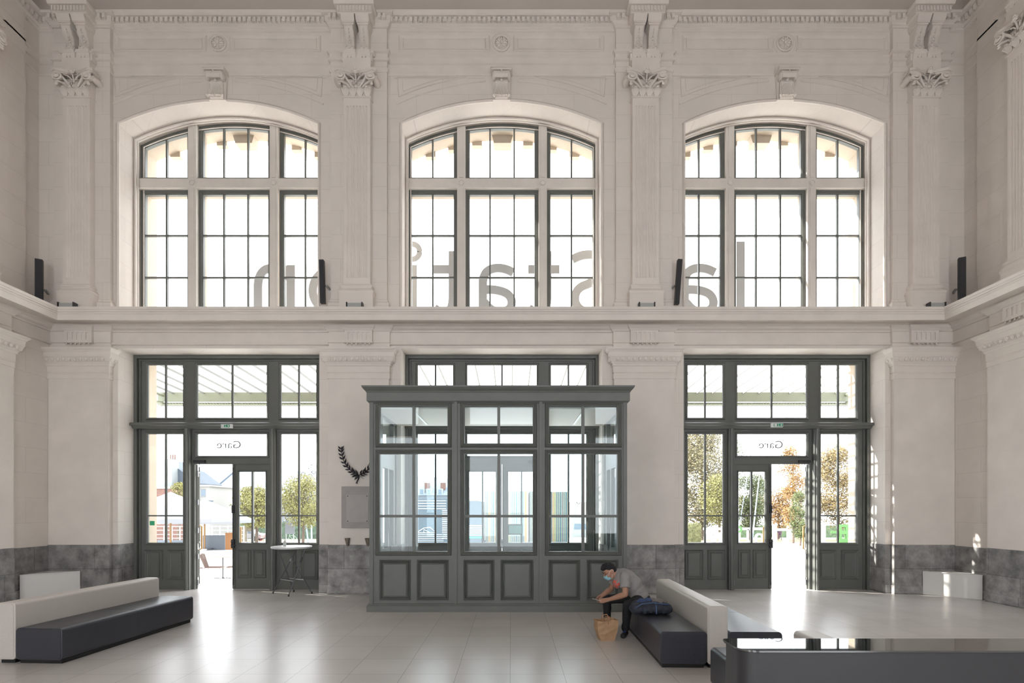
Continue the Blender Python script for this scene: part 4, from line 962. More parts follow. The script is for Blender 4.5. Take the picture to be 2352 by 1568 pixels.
def jacket():
    O = (1.90, 7.32, .425); root = empty('folded_jacket', O); tag(root, 'dark navy jacket bundled on the charcoal seat behind the man', 'jacket')
    jm = mat('navy_cloth', (.022, .028, .042), .8, 0, 18, .3, .4); b = MB()
    for x, y, z, r in ((-.20, 0, .075, (.10, .13, .075)), (-.08, .02, .085, (.13, .14, .085)), (.06, .0, .085, (.13, .14, .083)), (.18, -.01, .075, (.10, .13, .072)), (-.15, .12, .09, (.11, .1, .08)), (.08, .14, .08, (.14, .1, .075))):
        b.ell((x, y, z), r, 18, 12)
    for k in range(5): a = -.20+k*.08; b.tube([(a, -.11, .03), (a+.03, -.11, .10), (a+.04, -.02, .155), (a+.03, .08, .15)], .016, 6)
    o = fused(b, 'jacket_body', jm, root, .010, 4, None, .02)
    b = MB(); b.tube([(-.24, -.10, .10), (-.15, -.09, .155), (.0, -.07, .165), (.10, -.08, .155), (.22, -.07, .14)], .008, 6); b.tube([(.03, -.14, .03), (.03, -.12, .12), (.035, -.05, .17)], .009, 6)
    b.build('strap', mat('blue_piping', (.06, .10, .20), .7), root, smooth=True)
    b = MB(); b.ell((-.11, .06, .165), (.07, .06, .04), 12, 8); b.ell((-.03, .07, .175), (.06, .05, .035), 12, 8); b.ell((-.15, .04, .15), (.05, .05, .04), 12, 8)
    fused(b, 'denim_lining', mat('denim', (.035, .065, .16), .8, 0, 30, .4), root, .008, 2, None, .03)
    b = MB(); b.ell((.09, .09, .165), (.10, .07, .03), 12, 8); b.ell((.14, .06, .15), (.09, .06, .03), 12, 8)
    fused(b, 'beige_lining', mat('taupe_cloth', (.17, .15, .14), .8, 0, 30, .3), root, .008, 2, None, .03)
jacket()
# ================================================================ OUTSIDE
PAVE = mat('pale_paving', (.62, .61, .595), .8, 0, .5, .06)
b = MB(); b.add([(-140, YE, G0+.01), (140, YE, G0+.01), (140, 13.5, G0), (-140, 13.5, G0), (140, 260, GZ(260)), (-140, 260, GZ(260))], [(0, 1, 2, 3), (3, 2, 4, 5)])
g = b.build('ground', PAVE); struct(g)
b = MB(); b.box(CX-10.6, CX+10.6, YE, YE+.9, -.16, -.02); b.box(CX-10.6, CX+10.6, YE+.9, YE+1.25, G0-.1, -.16); struct(b.build('trim_30', mat('step_stone', (.45, .43, .40), .7)))
LETM = mat('brushed_letter_metal', (.30, .31, .325), .6)
# ---- big mirrored sign letters standing outside the arched windows
def station_sign():
    Y = 13.75; zb = ZA(726, Y); root = empty('station_sign', (CX, Y, zb)); tag(root, 'large grey freestanding sign letters standing outside the arched windows', 'sign')
    def ribbon(b, pts, w, hy=.02):                          # flat band of width w (picture px at this depth) along a centre line
        P = [Vector((XA(x, Y)-CX, 0, ZA(y, Y)-zb)) for x, y in pts]; w = w/F*Y/2
        if len(P) > 2:                              # round the line off
            for _ in range(2):
                Q = [P[0]]
                for a, c in zip(P[:-1], P[1:]): Q += [a.lerp(c, .25), a.lerp(c, .75)]
                P = Q+[P[-1]]
        L_, R_ = [], []
        for k, q in enumerate(P):
            d = (P[min(k+1, len(P)-1)]-P[max(k-1, 0)]).normalized(); n = Vector((-d.z, 0, d.x)); L_.append(q+n*w); R_.append(q-n*w)
        m = len(P); vs = [tuple(v+Vector((0, y, 0))) for y in (-hy, hy) for v in L_+R_]
        fs = []
        for k in range(m-1): fs += [(k, k+1, m+k+1, m+k), (2*m+k, 3*m+k, 3*m+k+1, 2*m+k+1), (k, 2*m+k, 2*m+k+1, k+1), (m+k, m+k+1, 3*m+k+1, 3*m+k)]
        fs += [(0, m, 3*m, 2*m), (m-1, 3*m-1, 4*m-1, 2*m-1)]
        b.add(vs, fs)
    A_ = [[(1179, 626), (1160, 617), (1138, 615), (1118, 622), (1109, 640), (1109, 660), (1109, 726)], [(1112, 665), (1138, 665), (1166, 673), (1177, 691), (1172, 710), (1150, 718), (1128, 712), (1112, 694)]]
    T_ = lambda x: [[(x, 577), (x, 640), (x, 700), (x-10, 716), (x-30, 716), (x-43, 708)], [(x-44, 618.5), (x+28, 618.5)]]
    letters = [[[(593, 726), (593, 680), (593, 640), (608, 617), (634, 617), (660, 619), (668, 645)], [(668, 609), (668, 726)]],
        [[(764+46*math.cos(t*math.pi/8), 667+49*math.sin(t*math.pi/8.03)) for t in range(17)]], [[(948, 609), (948, 726)], [(946.5+17.8*math.cos(t*math.pi/8), 578+17.8*math.sin(t*math.pi/8)) for t in range(17)]],
        T_(1040.5), A_, T_(1257), [[(1314, 596), (1335, 586), (1362, 584), (1392, 590), (1404, 612), (1390, 636), (1356, 650), (1326, 662), (1318, 690), (1332, 713), (1360, 718), (1404, 709)]],
        [[(x+463, y) for x, y in q] for q in A_], [[(1700.5, 555), (1700.5, 726)]]]
    for q in letters:
        b = MB()
        for n_, r_ in enumerate(q): ribbon(b, r_, 12 if len(r_) == 17 and r_[0][1] < 600 else 19.5, .02-.004*n_)
        b.build('letter', LETM, root)
    b = MB(); b.box(XA(560, Y)-CX, XA(1740, Y)-CX, -.04, .04, -.08, 0)
    b.build('support_rail', DARKMET, root)
    for k in range(8): x = XA(570, Y)-CX+k*1.83; MB().box(x-.03, x+.03, -.03, .03, 5.53-zb, -.08).build('support_post', DARKMET, root)
station_sign()
# ---- glazed canopy over the doors
def canopy():
    gm = mat('canopy_green_paint', (.20, .215, .155), .5); rm = mat('canopy_rib', (.17, .17, .155), .5)
    Y0, Y1 = 13.22, 16.5; Z0, Z1 = 5.52, 5.37; x0, x1 = XA(362, 16.5)-.0, XA(1955, 16.5)
    root = empty('glass_canopy', (CX, Y0, Z0)); tag(root, 'glazed entrance canopy with pale ribs and a green gutter beam outside the doors', 'canopy')
    sh = lambda b: setattr(b, 'v', [(x-CX, y-Y0, z-Z0) for x, y, z in b.v])
    b = MB(); b.add([(x0, Y0, Z0+.03), (x1, Y0, Z0+.03), (x1, Y1, Z1+.03), (x0, Y1, Z1+.03)], [(0, 1, 2, 3)]); sh(b); b.build('glass_roof', ROOFGL, root)
    n = int((x1-x0)/.46)
    for k in range(n+1):
        x = x0+(x1-x0)*k/n; b = MB(); b.add([(x-.018, Y0, Z0-.02), (x+.018, Y0, Z0-.02), (x+.018, Y1, Z1-.02), (x-.018, Y1, Z1-.02), (x-.018, Y0, Z0+.03), (x+.018, Y0, Z0+.03), (x+.018, Y1, Z1+.03), (x-.018, Y1, Z1+.03)],
            [(0, 3, 2, 1), (4, 5, 6, 7), (0, 1, 5, 4), (1, 2, 6, 5), (2, 3, 7, 6), (3, 0, 4, 7)]); sh(b); b.build('rib', rm, root)
    b = MB(); b.box(x0, x1, Y1, Y1+.08, Z1-.25, Z1+.03); b.box(x0, x1, Y1-.03, Y1+.16, Z1-.36, Z1-.33); b.box(x0, x1, Y1+.1, Y1+.2, Z1-.36, Z1-.27)
    for k in range(240): x = x0+(x1-x0)*(k+.5)/240; b.box(x-.012, x+.012, Y1-.03, Y1+.0, Z1-.33, Z1-.28)
    sh(b); b.build('gutter_beam', gm, root)
    for x in (x0+.15, x1-.15, CX-3.1, CX+3.1):
        b = MB(); b.tube([(x, Y0, Z0-.10), (x, Y1, Z1-.06)], .05, 6); b.tube([(x, Y0, Z0-1.0), (x, Y0+1.0, Z0-.62), (x, Y1, Z1-.30)], .05, 6)
        for k in range(5):
            t = k/5; ya = Y0+(Y1-Y0)*t; yb_ = Y0+(Y1-Y0)*(t+.15); b.tube([(x, ya, Z0-.1), (x, yb_, Z0-.95+.75*min(1, t+.15))], .03, 5)
        sh(b); b.build('bracket', gm, root)
canopy()
# ---- trees
def tree(label, x, Y, w, z0, z1, leafc, n, ls=.16, name='tree', group=None, seed=1, density=1.0, trunk=.16):
    random.seed(seed); gz = GZ(Y); root = empty(name, (x, Y, gz)); tag(root, label, 'tree', group or 'trees beyond the forecourt')
    bark = mat('bark', (.11, .08, .06), .9, 0, 8, .3)
    h0 = z0-gz; h1 = z1-gz; b = MB(); b.tube([(0, 0, -.05), (.05, 0, h0), (0, .05, h0+(h1-h0)*.5), (.02, 0, h0+(h1-h0)*.85)], [trunk, trunk*.8, trunk*.5, trunk*.15], 8)
    tips = []
    for k in range(26):
        z = h0+(h1-h0)*random.uniform(0, .8); a = random.uniform(0, 6.283); t = (z-h0)/(h1-h0); L_ = w/2*math.sqrt(max(.1, 1-(2*t-.8)**2))*random.uniform(.55, .95)
        e = (L_*math.cos(a), L_*math.sin(a), z+L_*.55); b.tube([(0, 0, z), (e[0]*.5, e[1]*.5, z+L_*.2), e], [trunk*.3, trunk*.2, .015], 5); tips.append(e)
    b.build('trunk', bark, root)
    m = mat('foliage_%s' % '_'.join('%d' % int(c*100) for c in leafc), leafc, .7, 0, 1.6, .35)
    b = MB(); cz = (h0+h1)/2; rz = (h1-h0)/2; cl = [(0, 0, cz)]
    for k in range(int(46*density)):
        a = random.uniform(0, 6.283); ph = random.uniform(-1, 1); r = random.uniform(.35, .88); cl.append((w/2*r*math.cos(a)*math.sqrt(1-ph*ph*.8), w/2*r*math.sin(a)*math.sqrt(1-ph*ph*.8), cz+rz*ph*.86))
    for k in range(int(n*1.7)):
        c = random.choice(cl); q = [random.gauss(0, 1) for _ in range(3)]; s = w*.105
        p = (c[0]+q[0]*s, c[1]+q[1]*s, c[2]+q[2]*s)
        if ((p[0]/(w/2))**2+(p[1]/(w/2))**2+((p[2]-cz)/rz)**2) > 1.15: continue
        u = Vector([random.gauss(0, 1) for _ in range(3)]).normalized(); v = u.orthogonal().normalized()*ls*random.uniform(.5, 1); u = u*ls*random.uniform(.6, 1.1); P_ = Vector(p)
        b.add([tuple(P_-u*.5), tuple(P_+v*.4), tuple(P_+u*.6), tuple(P_-v*.4)], [(0, 1, 2, 3)])
    b.build('foliage', m, root); return root
YG_, OR_, DG_, OL_ = (.19, .18, .055), (.26, .15, .05), (.10, .125, .045), (.18, .155, .075)
tree('yellow-green tree seen through the closed leaf of the left doorway', XA(589, 50), 50, 4.3, .1, 3.9, YG_, 5200, .19, seed=2)
tree('taller yellow-green tree seen through the right side pane of the left doorway', XA(696, 55), 55, 4.8, -.1, 5.3, YG_, 5600, .19, seed=3)
tree('small yellow treetop above the brick wall left of the white house', XA(410, 48), 48, 1.5, 1.9, 4.2, YG_, 700, .16, seed=4)
tree('tall thinning autumn tree filling the left side panes of the right doorway', XA(1612, 72), 72, 8.4, -.6, 12.8, OL_, 13000, .30, seed=5, trunk=.30)
tree('bushy green tree beside the tall thinning tree, right doorway', XA(1652, 66), 66, 5.0, -.2, 6.0, YG_, 5200, .24, seed=6, trunk=.2)
tree('dense green tree behind the closed leaf of the right doorway', XA(1722, 74), 74, 5.0, -1, 6.8, DG_, 6200, .26, seed=7, trunk=.2)
tree('dark twiggy crown top showing left of the word Gare over the right doorway', XA(1690, 80), 80, 3.0, 5.5, 12.3, DG_, 1300, .22, seed=8, trunk=.15)
tree('upright orange autumn tree in the open right doorway', XA(1822, 58), 58, 3.2, -.5, 9.2, OR_, 4600, .19, seed=9, density=.8, trunk=.14)
tree('spreading golden tree low in the open right doorway', XA(1788, 80), 80, 6.2, -1.2, 5.2, OR_, 4200, .27, seed=10, trunk=.2)
tree('large round orange-green tree in the right side panes of the right doorway', XA(1925, 72), 72, 6.4, -.8, 10.9, (.22, .16, .065), 9500, .27, seed=12, trunk=.25)
tree('second dark green tree standing before the orange one, right doorway', XA(1838, 50), 50, 1.9, -1.0, 3.6, DG_, 2400, .16, seed=13, trunk=.1)
# hedges: nobody could count their leaves
def hedge(px0, px1, Y, zt, label, col, seed, n=2500):
    random.seed(seed); x0, x1 = XA(px0, Y), XA(px1, Y); gz = GZ(Y); m = mat('hedge_%d' % seed, col, .8, 0, 2, .35); b = MB(); b.box(x0+.1, x1-.1, Y, Y+1.0, gz, zt-.12)
    for k in range(n):
        p = Vector((random.uniform(x0, x1), random.uniform(Y-.12, Y+1.1), random.uniform(gz, zt+.08*random.random()))); u = Vector([random.gauss(0, 1) for _ in range(3)]).normalized(); v = u.orthogonal().normalized()*.07
        b.add([tuple(p-u*.1), tuple(p+v), tuple(p+u*.1), tuple(p-v)], [(0, 1, 2, 3)])
    o = b.build('hedge', m); tag(o, label, 'hedge'); o['kind'] = 'stuff'
hedge(545, 760, 80, .0, 'dark clipped hedge behind the two yellow-green trees, left doorway', (.07, .105, .07), 21, 4000)
hedge(1568, 1612, 62, .15, 'round leafy bush at lower left of the right doorway', (.16, .16, .07), 22, 2500)
hedge(1700, 2000, 92, -.9, 'low dark hedge behind the white sculpted letters', (.10, .15, .08), 23, 4000)
b = MB(); b.add([(XA(540, 66), 66, GZ(66)+.02), (XA(770, 66), 66, GZ(66)+.02), (XA(770, 78), 78, GZ(78)+.02), (XA(540, 78), 78, GZ(78)+.02)], [(0, 1, 2, 3)]); b.add([(XA(1560, 64), 64, GZ(64)+.02), (XA(2000, 64), 64, GZ(64)+.02), (XA(2000, 90), 90, GZ(90)+.02), (XA(1560, 90), 90, GZ(90)+.02)], [(0, 1, 2, 3)])
o = b.build('grass', mat('dry_grass', (.22, .20, .11), .9, 0, 1, .2)); tag(o, 'dry grass strips beyond the forecourt under the trees', 'grass'); o['kind'] = 'stuff'
# ---- buildings
SLATE = mat('pale_slate', (.19, .22, .26), .6, 0, .6, .12); SLD = mat('dark_slate', (.06, .08, .105), .6, 0, 1, .12); RENDW = mat('white_render', (.30, .30, .29), .8); BRK = masonry('red_brick', (.16, .075, .06), .24, .07, 0, (.2, .18, .16), .1, 2, var=.15)
BRG = masonry('grey_brick', (.14, .155, .18), .5, .2, 0, (.2, .2, .2), .1, 2, var=.12); WINM = mat('dark_window', (.12, .16, .20), .2)
def dormer(b, w, x, y, z, s=1.0):
    b.box(x-.55*s, x+.55*s, y-.1, y+1.5, z, z+1.3*s); w.box(x-.35*s, x+.35*s, y-.14, y-.1, z+.2*s, z+1.15*s)
def long_building():
    Y = 110; root = empty('slate_roofed_building', (XA(620, Y), Y, GZ(Y))); tag(root, 'long building under a big pale slate roof with dormers behind the left trees', 'building'); ox, oz = XA(620, Y), GZ(Y)
    x0, x1 = XA(474, Y)-ox, XA(1045, Y)-ox; ze, zr = ZA(1137, Y)-oz, ZA(1081, Y+6)-oz; zr2 = ZA(1100, Y+6)-oz; xm = XA(770, Y)-ox
    b = MB(); b.box(x0+.4, x1, .3, 11, 0, ze); b.build('wall', BRG, root)
    b = MB(); xr = XA(506, Y)-ox; b.add([(x0, 0, ze), (x1, 0, ze), (x1, 6, zr2), (xm, 6, zr), (xr, 6, zr), (x0, 12, ze), (x1, 12, ze)], [(0, 1, 2, 3, 4), (5, 6, 2, 3, 4), (0, 4, 5), (1, 6, 2), (0, 5, 6, 1)]); b.build('roof', SLATE, root)
    b = MB(); b.tube([(x0, 0, ze), (xr, 6, zr)], .22, 5); b.build('hip_ridge', SLD, root)
    for px in (497, 520, 563, 600, 655, 690, 968, 985, 1010):
        b, w = MB(), MB(); dormer(b, w, XA(px, Y)-ox, .4, ze+.05, 1.0); d = b.build('dormer', RENDW, root); w.build('pane', WINM, d)
    for px in (478, 978, 1015): x = XA(px, Y)-ox; MB().box(x-.5, x+.5, 1.5, 2.5, ze, ze+2.6).build('chimney', BRK, root)
long_building()
def white_house():
    Y = 49; root = empty('white_house', (XA(462, Y), Y, GZ(Y))); tag(root, 'small white house with one window behind the parasols in the open left doorway', 'house'); ox, oz = XA(462, Y), GZ(Y)
    X0, X1 = XA(425, Y)-ox, XA(481, Y)-ox; zt = ZA(1117, Y)-oz
    MB().box(X0, X1, 0, 5, 0, zt).build('wall', RENDW, root); MB().box(X0-.2, X1+.2, -.25, 5.2, zt, zt+.14).build('roof', RENDW, root)
    x = XA(467, Y)-ox; z0, z1 = ZA(1139, Y)-oz, ZA(1124, Y)-oz; w = MB().ring(x-.26, x+.26, z0-.06, z1+.06, .07, -.05, 0).build('window', RENDW, root); MB().box(x-.2, x+.2, -.02, .0, z0, z1).build('pane', WINM, w)
    MB().add([(X0, -1.2, ZA(1156, Y)-oz), (X1+.9, -1.2, ZA(1154, Y)-oz), (X1+.4, 0, ZA(1149, Y)-oz), (X0, 0, ZA(1149, Y)-oz)], [(0, 1, 2, 3)]).build('porch_roof', SLD, root)
white_house()
def brick_house():
    Y = 56; root = empty('brick_house', (XA(395, Y), Y, GZ(Y))); tag(root, 'brick building with dark slate roof and pale chimney stack in the left side panes', 'house'); ox, oz = XA(395, Y), GZ(Y)
    X0, X1 = XA(330, Y)-ox, XA(440, Y)-ox; zt = ZA(1122, Y)-oz
    MB().box(X0, X1, 0, 8, 0, zt).build('wall', BRK, root); MB().box(X0, X1+.2, -.1, .1, zt, zt+.18).build('coping', RENDW, root)
    a, c = XA(384, Y)-ox, XA(427, Y)-ox; MB().prism([(a-2, ZA(1050, Y)-oz), (a, ZA(1074, Y)-oz), (c, ZA(1107, Y)-oz), (c, zt), (a-2, zt)], 2, 7).build('roof', SLD, root)
    a, c = XA(352, Y)-ox, XA(381, Y)-ox; MB().box(a, c, 1, 2.2, zt, ZA(1052, Y)-oz).build('chimney', mat('grey_render', (.26, .28, .29), .8, 0, 1, .1), root)
    for px in (370, 375, 380): x = XA(px, Y)-ox; MB().tube([(x, 1.6, ZA(1052, Y)-oz), (x, 1.6, ZA(1040, Y)-oz)], .06, 6).build('chimney_pot', BRK, root)
brick_house()
def container(px0, px1, py0, Y, label, kind, seed, name='striped_pavilion', cat='pavilion', grp='pavilions and hoardings on the forecourt'):
    gz = GZ(Y); x0, x1 = XA(px0, Y), XA(px1, Y); zt = ZA(py0, Y); root = empty(name, ((x0+x1)/2, Y, gz)); tag(root, label, cat, grp); w = (x1-x0)/2; h = zt-gz
    base = {'s': (.24, .225, .17), 'g': (.085, .11, .135)}[kind]; MB().box(-w, w, 0, 4, .12, h).build('cladding', mat('panel_'+kind, base, .6, 0, 1, .08), root); MB().box(-w-.05, w+.05, -.15, 4, 0, .14).build('plinth', mat('grey_plinth', (.35, .36, .38), .7), root)
    random.seed(seed)
    if kind == 's':
        cols = [('stripe_teal', (.035, .08, .095)), ('stripe_orange', (.28, .15, .045)), ('stripe_olive', (.18, .18, .06)), ('stripe_navy', (.03, .045, .075))]
        parts = {c[0]: MB() for c in cols}; x = -w
        while x < w-.08:
            c = random.choice([0, 1, 0, 2, 3, 0]); ww = random.choice([.07, .09, .16]); parts[cols[c][0]].box(x, min(x+ww, w), -.03, 0, .14, h); x += ww+.10
        for c in cols: parts[c[0]].build(c[0], mat(c[0], c[1], .5), root)
    return root, w, h
container(1114, 1150, 1128, 58, 'pavilion with vertical teal and orange stripes, left part behind the middle door', 's', 31)
container(1158, 1212, 1128, 58, 'pavilion with vertical teal and orange stripes, behind the right leaf of the middle door', 's', 32)
container(1216, 1250, 1128, 58, 'narrow striped pavilion section with a grey lower panel, right of centre', 's', 33)
container(1262, 1306, 1129, 58, 'striped pavilion seen in the right-hand bay of the vestibule', 's', 34)
r, w, h = container(955, 1030, 1145, 58, 'blue-grey site hoarding with white lines in the left bay of the vestibule', 'g', 35, 'site_hoarding', 'hoarding')
wl = mat('white_line', (.8, .82, .82), .5); b = MB()
for k in range(4): b.box(-w, w*.85, -.05, -.0, h-.25-k*.28, h-.19-k*.28)
for k in range(16): b.box(w*.62, w*.92, -.05, 0, .5+k*.20, .57+k*.20)
for k in range(4): b.box(-w, w*.7, -.05, 0, .25+.22*k, .30+.22*k)
b.tube([(-w*.95, -.06, 1.15), (-w*.5, -.06, 1.65), (-.2, -.06, 1.7), (.45, -.06, 1.15), (-w*.95, -.06, 1.12)], .04, 4); b.tube([(-w*.5, -.06, 1.2), (-.9, -.06, 1.5), (-.3, -.06, 1.2)], .03, 4)
b.build('white_lines', wl, r)
r, w, h = container(1070, 1109, 1151, 57, 'grey site hoarding with a green band beside the striped pavilion', 'g', 36, 'site_hoarding', 'hoarding')
b = MB(); b.box(-w, w, -.04, 0, .55, .75); b.build('green_band', mat('green_band', (.05, .38, .22), .5), r); b = MB()
for k in range(7): b.box(-w, w, -.04, 0, .85+k*.17, .92+k*.17)
b.build('white_lines', wl, r)
def roof_house(px0, px1, Y, pyr, pye, label):
    root = empty('pale_house', (XA((px0+px1)/2, Y), Y, GZ(Y))); tag(root, label, 'house'); ox, oz = XA((px0+px1)/2, Y), GZ(Y); a, c = XA(px0, Y)-ox, XA(px1, Y)-ox; ze = ZA(pye, Y)-oz; zr = ZA(pyr, Y)-oz
    MB().box(a+.2, c, 0, 8, 0, ze).build('wall', RENDW, root); MB().prism([(-.3, ze), (4, zr), (8.3, ze)], a, c, 'x').build('roof', mat('pink_tiles', (.26, .21, .195), .7), root)
    MB().box(a+.6, c-.6, -.04, 0, ze*.35, ze*.6).build('window', WINM, root)
roof_house(1308, 1366, 95, 1152, 1182, 'pale house with a pinkish roof in the right bay of the vestibule')
roof_house(1075, 1100, 120, 1118, 1150, 'distant gabled house left of the striped pavilion')
# ---- street furniture
def mast(px_b, py_b, px_t, py_t, Y, label, rings, name='lamp_mast', r=.10):
    z0 = GZ(Y); x0, x1 = XA(px_b, Y), XA(px_t, Y); root = empty(name, (x0, Y, z0)); tag(root, label, 'lamp post', 'lamp masts on the forecourt'); h = ZA(py_t, Y)-z0
    MB().tube([(0, 0, -.05), (x1-x0, 0, h)], [r, r*.5], 8).build('pole', mat('grey_pole', (.25, .29, .34), .5), root, smooth=True)
    for k in range(rings):
        z = h*(.96-.045*k); xx = (x1-x0)*(.96-.045*k)+(.35 if k % 2 == 0 else -.05); b = MB(); b.tube([(xx+.2*math.cos(a), 0, z+.2*math.sin(a)) for a in [k2*math.pi/6 for k2 in range(13)]], .035, 5, cap=False); b.tube([((x1-x0)*.95, 0, z), (xx-.2, 0, z)], .04, 5); b.build('lamp_ring', DARKMET, root)
mast(716, 1238, 713, 1060, 62, 'tall lamp mast with ring lamps in front of the taller yellow-green tree', 4)
mast(708, 1238, 688, 1082, 60, 'leaning grey mast beside the ring-lamp mast, left doorway', 2)
mast(1727, 1240, 1745, 1085, 61.5, 'leaning pale mast behind the closed leaf of the right doorway', 1)
mast(1692, 1240, 1726, 1035, 64, 'thin mast reaching up beside the word Gare, right doorway', 0, r=.07)
mast(1314, 1176, 1323, 1150, 70, 'small street lamp leaning in front of the pale house', 1)
def bike(px, Y, label, col, flip=1):
    x = XA(px, Y); z = GZ(Y); root = empty('bicycle', (x, Y, z)); tag(root, label, 'bicycle', 'parked bicycles')
    for s in (-.52, .52):
        MB().tube([(s+.33*math.cos(a), 0, .34+.33*math.sin(a)) for a in [k*math.pi/10 for k in range(21)]], .018, 5, cap=False).build('wheel', BLACKR, root)
        w = MB()
        for k in range(6): a = k*math.pi/6; w.tube([(s+.32*math.cos(a), 0, .34+.32*math.sin(a)), (s-.32*math.cos(a), 0, .34-.32*math.sin(a))], .004, 3)
        w.build('spokes', STEEL, root)
    b = MB(); f = flip
    for p, q in (((-.52, .34), (-.08, .30)), ((-.08, .30), (-.20, .82)), ((-.20, .78), (.36, .80)), ((-.08, .30), (.38, .74)), ((-.52, .34), (-.20, .76)), ((.52, .34), (.36, .92)), ((.36, .92), (.28, 1.0))): b.tube([(p[0]*f, 0, p[1]), (q[0]*f, 0, q[1])], .02, 6)
    b.build('frame', mat('bike_'+col[0], col[1], .4), root); b = MB(); b.ell((-.2*f, 0, .86), (.13, .06, .03), 8, 6); b.build('saddle', BLACKR, root); b = MB(); b.tube([(.28*f, -.25, 1.0), (.33*f, 0, 1.0), (.28*f, .25, 1.0)], .015, 5); b.build('handlebar', BLACKR, root)
bike(601, 58, 'dark bicycle with red frame parts behind the closed leaf of the left doorway', ('red', (.35, .06, .05)))
bike(673, 60, 'pale bicycle parked behind the standing table, left doorway', ('green', (.35, .5, .35)), -1)
def panel(name, px0, px1, py0, py1, Y, label, cat, m, legs=True):
    x0, x1, z0, z1 = XA(px0, Y), XA(px1, Y), ZA(py1, Y), ZA(py0, Y); gz = GZ(Y); root = empty(name, ((x0+x1)/2, Y, gz)); tag(root, label, cat); w = (x1-x0)/2
    MB().box(-w, w, -.05, .05, max(z0, gz)-gz, z1-gz).build('board', m, root, bevel=.01)
    if legs and z0 > gz+.05:
        for s in (-1, 1): MB().box(s*w*.8-.03, s*w*.8+.03, -.03, .03, 0, z0-gz).build('leg', STEEL, root)
    return root
panel('notice_board', 655, 676, 1198, 1226, 56, 'pale grey notice board on legs before the taller tree', 'sign', mat('pale_grey_board', (.19, .20, .22), .5))
panel('stone_totem', 552, 567, 1209, 1244, 50, 'low stone marker at the foot of the closed left door leaf', 'marker', mat('stone_totem', (.2, .17, .12), .8, 0, 6, .2), False)
panel('stone_totem', 566, 579, 1196, 1220, 54, 'raised stone marker behind the low one, left doorway', 'marker', MAT['stone_totem'])
gs = mat('blue_grey_screen', (.12, .145, .175), .5)
panel('terrace_screen', 462, 517, 1229, 1263, 41, 'blue-grey terrace screen in the open left doorway', 'screen', gs, False)
panel('terrace_screen', 362, 428, 1240, 1264, 42, 'blue-grey terrace screen low in the left side panes', 'screen', gs, False)
def railing():
    Y = 44; x0, x1 = XA(340, Y), XA(560, Y); gz = GZ(Y); root = empty('terrace_railing', (x0, Y, gz)); tag(root, 'white railing with glass panels along the cafe terrace', 'railing'); zt = ZA(1207, Y)-gz; n = 12
    for k in range(n+1): x = (x1-x0)*k/n; MB().box(x-.03, x+.03, -.03, .03, 0, zt).build('post', WHITEPL, root)
    for z in (.45, .62, .80, .97): MB().box(0, x1-x0, -.015, .015, zt*z-.02, zt*z+.02).build('rail', WHITEPL, root)
railing()
# cafe parasols
def parasol(px, Y, py_apex, py_rim, R, label):
    x = XA(px, Y); gz = GZ(Y); za, zr = ZA(py_apex, Y)-gz, ZA(py_rim, Y)-gz; root = empty('parasol', (x, Y, gz)); tag(root, label, 'parasol', 'cafe parasols')
    cm = mat('white_canvas', (.20, .205, .22), .8); b = MB(); n = 8; vs = [(0, 0, za)]+[(R*math.cos(2*math.pi*(k+.5)/n), R*math.sin(2*math.pi*(k+.5)/n), zr) for k in range(n)]+[(R*math.cos(2*math.pi*(k+.5)/n), R*math.sin(2*math.pi*(k+.5)/n), zr-.22) for k in range(n)]
    b.add(vs, [(0, 1+k, 1+(k+1) % n) for k in range(n)]+[(1+k, 9+k, 9+(k+1) % n, 1+(k+1) % n) for k in range(n)]); o = b.build('canopy', cm, root); so = o.modifiers.new('t', 'SOLIDIFY'); so.thickness = .02
    wd = mat('pine', (.30, .17, .07), .6)
    MB().tube([(0, 0, 0), (0, 0, za-.1)], .06, 8).build('pole', wd, root)
    for k in range(n): a = 2*math.pi*(k+.5)/n; MB().tube([(0, 0, za-.15), (R*.97*math.cos(a), R*.97*math.sin(a), zr-.06)], .045, 5).build('rib', wd, root)
    MB().box(-.4, .4, -.4, .4, 0, .12).build('base', STEEL, root)
parasol(392, 33, 1129, 1190, 3.5, 'large off-white cafe parasol, the left one, seen in the left side panes')
parasol(470, 40.5, 1146, 1194, 3.4, 'large off-white cafe parasol with pine ribs in the open left doorway')
# cafe chairs and tables just outside the left door
def chair_obj():
    root = empty('wicker_chair', (0, 0, 0)); wm = mat('brown_wicker', (.14, .10, .085), .8); sm = mat('chair_steel', (.45, .42, .40), .4, .5)
    b = MB(); b.tube([(-.24, -.22, .44), (.20, -.24, .43), (.27, 0, .43), (.20, .24, .43), (-.24, .22, .44)], .012, 6)
    for k in range(14): x = -.24+.48*k/13; b.tube([(x, -.225, .435), (x, .225, .435)], .007, 4)
    for k in range(12): y = -.21+.42*k/11; b.tube([(-.24, y, .438), (.24, y, .438)], .006, 4)
    b.build('seat', wm, root)
    b = MB(); b.tube([(-.22, -.20, .44), (-.36, -.25, .84), (-.385, 0, .87), (-.36, .25, .84), (-.22, .20, .44)], .013, 6)
    for k in range(13): t = k/12; z = .46+.38*t; w = .20+.05*t; x = -.225-.14*t; b.tube([(x, -w, z), (x-.025, 0, z), (x, w, z)], .006, 4)
    for k in range(13): t = -1+2*k/12; b.tube([(-.225, .2*t, .44), (-.375+.02*abs(t), .25*t, .855)], .006, 4)
    b.build('backrest', wm, root)
    for x, y, x2, y2 in ((-.22, -.21, -.30, -.24), (.20, -.23, .26, -.25), (.20, .23, .26, .25), (-.22, .21, -.30, .24)): MB().tube([(x, y, .44), (x2, y2, 0)], .011, 6).build('leg', sm, root)
    return root
